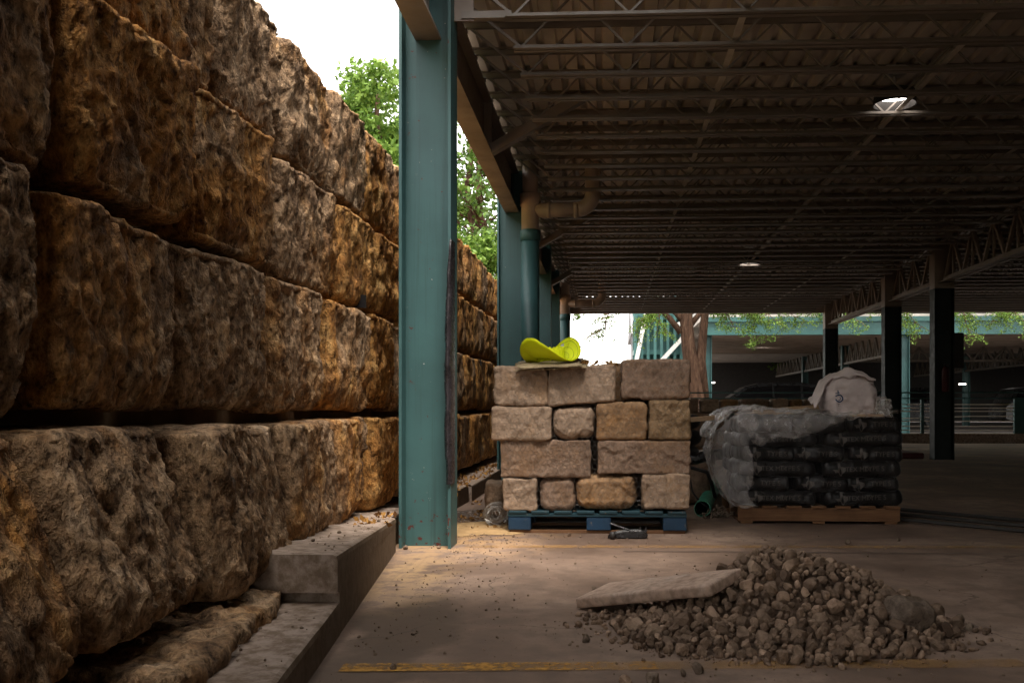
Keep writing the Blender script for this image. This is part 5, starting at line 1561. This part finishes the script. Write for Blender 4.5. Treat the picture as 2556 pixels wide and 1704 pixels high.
for me in ROCKS: me.materials.append(M['gravel_stone'])
ROCKV = [(np.array([v_.co[:] for v_ in me.vertices]), [tuple(p_.vertices) for p_ in me.polygons]) for me in ROCKS]
def join_rocks(lst):
    m = MB()
    for (k, p, r_, rot) in lst:
        V, F = ROCKV[k]; Rm = np.array(rot.to_matrix())
        m.add((V * (r_ / 0.03)) @ Rm.T + np.array(p), F)
    return m

# gravel heap
gcx, gcy, gh = 0.70, 3.80, 0.275
def heap_h(x, y):
    dx, dy = (x - gcx), (y - gcy)
    rx = 0.64 if dx > 0 else 0.74
    ry = 0.56 if dy < 0 else 0.46
    a_ = math.atan2(dy, dx)
    w = 1 + 0.16 * mnoise.noise(Vector((math.cos(a_) * 1.5, math.sin(a_) * 1.5, 5))) + 0.09 * mnoise.noise(Vector((math.cos(a_) * 5, math.sin(a_) * 5, 2)))
    # peak sits left of centre, a shoulder runs off to the right
    r_ = math.hypot(dx / rx, dy / ry) / w
    pk = math.hypot((x - 0.66) / 0.50, (y - 3.98) / 0.44)
    base = max(0, 1 - r_) ** 0.75 * 0.13
    peak = max(0, 1 - pk) * 0.185 - max(0, 1 - math.hypot((x - 0.34) / 0.22, (y - 3.98) / 0.3)) * 0.07
    sho = max(0, 1 - math.hypot((x - 1.04) / 0.45, (y - 3.86) / 0.34)) * 0.09
    return (base + peak + sho) if r_ < 1 else -1
gv = thing('gravel_heap', 'heap of fist-sized grey-brown gravel stones on the garage floor', 'gravel heap', (gcx, gcy, 0))
m = MB(); rows = []
for i in range(41):
    row = []
    for j in range(41):
        x = gcx - 0.72 + 1.44 * i / 40; y = gcy - 0.56 + 1.1 * j / 40
        row.append((x, y, max(0.0, heap_h(x, y)) - 0.034))
    rows.append(row)
m.grid(rows); stuff(m.build('heap_core', 'gravel_stone', gv, smooth=True))
r3 = random.Random(12); pts = []
grid_ = {}
tries = 0
while tries < 26000:
    tries += 1
    x = gcx + r3.uniform(-0.78, 0.78); y = gcy + r3.uniform(-0.58, 0.50); h = heap_h(x, y)
    if h < 0: continue
    r_ = 0.021 + 0.021 * r3.random() ** 1.5
    if r3.random() < 0.05: r_ *= 1.45
    if r3.random() < 0.35: r_ *= 0.62
    ok = True
    gx, gy = int(x / 0.07), int(y / 0.07)
    for a_ in (-1, 0, 1):
        for b_ in (-1, 0, 1):
            for (px, py, pr) in grid_.get((gx + a_, gy + b_), ()):
                if (px - x) ** 2 + (py - y) ** 2 < ((pr + r_) * 0.66) ** 2: ok = False; break
    if not ok: continue
    grid_.setdefault((gx, gy), []).append((x, y, r_))
    pts.append((x, y, h, r_))
pts.sort(key=lambda p: -(p[3] / p[1]) * (1.35 if p[1] < 3.98 else 0.75))
rest = []
for i, (x, y, h, r_) in enumerate(pts):
    k = r3.randrange(len(ROCKS)); rot = Euler((r3.uniform(0, 6.28), r3.uniform(0, 6.28), r3.uniform(0, 6.28)))
    z = max(h + r_ * 0.15, r_ * 0.72)
    if i < 300:
        o = bpy.data.objects.new('stone', ROCKS[k]); COL.objects.link(o); o.parent = gv
        o.location = Vector((x, y, z)) - WORLD_AT[gv.name]; o.rotation_euler = rot; o.scale = (r_ / 0.03,) * 3
    else: rest.append((k, (x, y, z), r_, rot))
for _ in range(420):                                            # chips filling the gaps
    x = gcx + r3.uniform(-0.78, 0.78); y = gcy + r3.uniform(-0.58, 0.5); h = heap_h(x, y)
    if h < 0: continue
    r_ = r3.uniform(0.006, 0.013)
    rest.append((r3.randrange(14), (x, y, h + 0.004), r_, Euler((r3.uniform(0, 6), r3.uniform(0, 6), 0))))
for _ in range(520):                                            # fines and strays round the foot
    a_ = r3.uniform(0, 2 * math.pi); k_ = 1 + abs(r3.gauss(0, 0.10)) - 0.04
    x = gcx + (0.66 if math.cos(a_) > 0 else 0.74) * k_ * math.cos(a_); y = gcy + (0.56 if math.sin(a_) < 0 else 0.46) * k_ * math.sin(a_)
    r_ = 0.003 + 0.016 * r3.random() ** 3
    rest.append((r3.randrange(14), (x, y, r_ * 0.5), r_, Euler((r3.uniform(0, 6), r3.uniform(0, 6), 0))))
stuff(join_rocks(rest).build('small_stones', 'gravel_fine', gv, smooth=True))

# slab leaning on the heap
top4 = [at(1456, 1488, z=0.060), at(1776, 1458, z=0.200), at(1842, 1415, z=0.232), at(1498, 1456, z=0.072)]
u_, w_ = (top4[1] - top4[0] + top4[2] - top4[3]) / 2, (top4[3] - top4[0] + top4[2] - top4[1]) / 2
nn_ = u_.cross(w_).normalized(); ctr = sum(top4, Vector()) / 4 - nn_ * 0.024
P, N, F = rbox((u_.length, w_.length, 0.048), 0.009, [40, 26, 5])
P = P + N * (fbm(P * 9, 3, 51) * 0.005 + fbm(P * 40, 3, 55) * 0.002)[:, None]
e1 = u_.normalized(); e2 = (w_ - e1 * w_.dot(e1)).normalized(); e3 = e1.cross(e2)
sl_ = raw_mesh('stone_slab', P, F, 'slab_stone', None, ctr)
sl_.rotation_euler = Matrix((e1, e2, e3)).transposed().to_euler()
tag(sl_, 'flat pinkish-tan stone slab leaning on the gravel heap', 'slab')

# larger dark rock on the right shoulder of the heap
V, F = stone_mesh((0.17, 0.14, 0.12), 0.045, 0.012, 0.02, 821, 9)
tag(raw_mesh('rock', V, F, 'dark_rock', None, (at(2275, 1525, Y=3.62).x, 3.64, 0.085), (0.2, 0.25, 0.3)), 'largest dark rock at the right end of the gravel heap', 'rock')

# single stones scattered on the floor, each findable
LOOSE = [(1467, 1534, 0.017, 'pale round stone on the floor left of the gravel, nearer the slab'),
         (1445, 1557, 0.018, 'pale flat stone on the floor farthest left of the gravel heap'),
         (1462, 1594, 0.020, 'dark angular stone on the floor at the left foot of the gravel'),
         (1742, 1668, 0.024, 'dark stone just in front of the gravel heap on the yellow line'),
         (1705, 1678, 0.018, 'small dark stone left of another dark stone before the gravel heap'),
         (1558, 1699, 0.028, 'stone cut by the bottom edge of the picture, left one'),
         (1630, 1697, 0.032, 'rough brown clod at the bottom edge, right of a smaller stone'),
         (982, 1664, 0.017, 'dark pebble sitting on the yellow line near the kerb'),
         (1484, 1468, 0.016, 'dark stone touching the left tip of the slab'),
         (1012, 1366, 0.021, 'round pale stone at the foot of the near teal column'),
         (1095, 1365, 0.016, 'pale stone at the right foot of the near teal column'),
         (1420, 1334, 0.018, 'pale stone before the middle block of the blue pallet'),
         (1282, 1337, 0.014, 'small pale stone before the corner block of the blue pallet'),
         (2116, 1352, 0.026, 'brown stone alone on the floor below the wooden pallet, nearer the gravel'),
         (2243, 1346, 0.018, 'brown stone alone on the floor below the wooden pallet corner'),
         (2420, 1566, 0.020, 'dark stone at the far right tip of the gravel heap'),
         (2395, 1545, 0.026, 'dark stone between the largest rock and the tip of the heap')]
for i, (x, y, r_, lab) in enumerate(LOOSE):
    p = at(x, y, z=r_ * 0.6)
    me = ROCKS[i % 14].copy()
    me.materials.clear(); me.materials.append(M['dark_rock' if ('dark' in lab or 'brown' in lab) else 'gravel_stone'])
    o = bpy.data.objects.new('loose_stone', me); COL.objects.link(o)
    o.location = p; o.scale = (r_ / 0.03, r_ / 0.03, r_ * 0.9 / 0.03); o.rotation_euler = (0.3 * i, 0.7 * i, 1.1 * i)
    tag(o, lab, 'stone', 'loose stones on the garage floor')
for i, (x, y, Y) in enumerate(((708, 1372, 3.85), (781, 1364, 4.05), (847, 1335, 4.5), (945, 1298, 5.3))):
    p = at(x, y, Y=Y); p.z = 0.317 - (Y - 3.52) * 0.0515 + 0.006
    o = bpy.data.objects.new('kerb_pebble', ROCKS[(i + 3) % 14].copy()); COL.objects.link(o); o.data.materials.clear(); o.data.materials.append(M['dark_rock'])
    o.location = p; o.scale = (0.4,) * 3
    tag(o, ('first', 'second', 'third', 'fourth')[i] + ' small dark pebble on the kerb top counting from its stepped end', 'pebble', 'pebbles on the kerb')

# grit and crumbs swept over the floor
lst = []
for _ in range(1900):
    a_ = r3.random()
    if a_ < 0.35: x, y = r3.gauss(0.3, 0.9), r3.uniform(2.6, 6.5)
    elif a_ < 0.60: x, y = kx(5) + 0.25 + abs(r3.gauss(0, 0.28)) * 1.0, r3.uniform(3.3, 6.6); x = max(x, kx(y) + 0.02)
    elif a_ < 0.72: x, y = r3.gauss(-0.75, 0.2), r3.gauss(6.3, 0.45)
    elif a_ < 0.92: x, y = r3.gauss(gcx - 0.12, 0.56), r3.gauss(gcy - 0.12, 0.40)
    else: x, y = r3.uniform(-0.7, 1.1), r3.gauss(6.4, 0.2)
    if x < kx(min(y, 5.7)) + 0.015: continue
    r_ = 0.0018 + 0.0065 * r3.random() ** 4
    lst.append((r3.randrange(14), (x, y, r_ * 0.5), r_, Euler((r3.uniform(0, 6), r3.uniform(0, 6), 0))))
for _ in range(120):
    y = r3.uniform(1.6, 5.6); z = 0.126 if y < 3.5 else 0.317 - (y - 3.52) * 0.0515
    r_ = 0.0022 + 0.006 * r3.random() ** 3
    lst.append((r3.randrange(14), (kx(y) - r3.uniform(0.03, 0.22), y, z + r_ * 0.4), r_, Euler((r3.uniform(0, 6), 0, 0))))
stuff(join_rocks(lst).build('grit', 'grit', smooth=True))
# little rubble pile at the corner of the wooden pallet
lst = []
c = at(1800, 1292, z=0)
for _ in range(90):
    dx, dy = r3.gauss(0, 0.06), r3.gauss(0, 0.07); q = max(0, 1 - math.hypot(dx / 0.16, dy / 0.16))
    r_ = r3.uniform(0.006, 0.02); lst.append((r3.randrange(14), (c.x + dx, c.y + 0.1 + dy, 0.09 * q * r3.random() + r_ * 0.5), r_, Euler((r3.uniform(0, 6), r3.uniform(0, 6), 0))))
o = join_rocks(lst).build('rubble', 'grit', smooth=True); stuff(o)

# dark rods standing in for the pallet's shadow and a dark flat shape
for i in range(6):
    a_ = at(2190, 1262 + i * 6, z=0.02); b_ = at(2680, 1305 + i * 7, z=0.02)
    m = MB(); m.tube([(a_.x, a_.y, 0.012 + 0.012 * (i % 2)), (b_.x, b_.y, 0.012 + 0.012 * (i % 2))], 0.012, 6)
    tag(m.build('dark_rod', 'dark_steel'), ('first', 'second', 'third', 'fourth', 'fifth', 'sixth')[i] + ' dark rod from the back in the bundle past the wooden pallet', 'rod', 'bundle of dark rods')

# ------------------------------------------------------------------ second row of cut stones farther back
Y2 = 17.6
p2 = thing('pallet', 'farther pallet under the distant stacked stones', 'pallet', (2.9, Y2 + 0.4, 0))
MB().box((1.55, Y2, 0.1), (4.05, Y2 + 0.9, 0.14)).build('deck', 'pallet_wood', p2)
for x in (1.6, 2.7, 3.9): MB().box((x, Y2, 0.0), (x + 0.1, Y2 + 0.9, 0.099)).build('block', 'pallet_wood', p2)
xs2 = [1718, 1748, 1798, 1847, 1925, 1972, 2006, 2060]
lab2 = ('first', 'second', 'third', 'fourth', 'fifth', 'sixth', 'seventh')
for rI, (z0, z1) in enumerate(((0.142, 0.43), (0.435, 0.70), (0.705, 0.79), (0.795, 1.045))):
    if rI < 3:
        for k in range(3):
            V, F = stone_mesh((0.80, 0.7, z1 - z0), 0.03, 0.05, 0.02, 840 + rI * 5 + k, 4)
            o = raw_mesh('cut_stone', V, F, 'cut_stone_brown', None, (1.97 + k * 0.83, Y2 + 0.36, (z0 + z1) / 2))
            tag(o, ('lowest', 'second lowest', 'third lowest')[rI] + ' row, ' + ('tree-side', 'middle', 'column-side')[k] + ' stone of the distant stack behind the boards', 'stone', 'lower stones of the distant stack')
    else:
        for k in range(7):
            a_ = at(xs2[k] + 3, 1000, Y=Y2); b_ = at(xs2[k + 1] - 3, 1000, Y=Y2)
            V, F = stone_mesh((b_.x - a_.x, 0.5, (z1 - z0) * random.uniform(0.9, 1.02)), 0.04, 0.03, 0.02, 860 + k, 5)
            o = raw_mesh('cut_stone', V, F, ('cut_stone_brown', 'cut_stone_tan', 'cut_stone_ochre')[k % 3], None, ((a_.x + b_.x) / 2, Y2 + 0.26, (z0 + z1) / 2))
            tag(o, f'{lab2[k]} stone from the tree in the distant top row under the railing', 'stone', 'top stones of the distant stack')
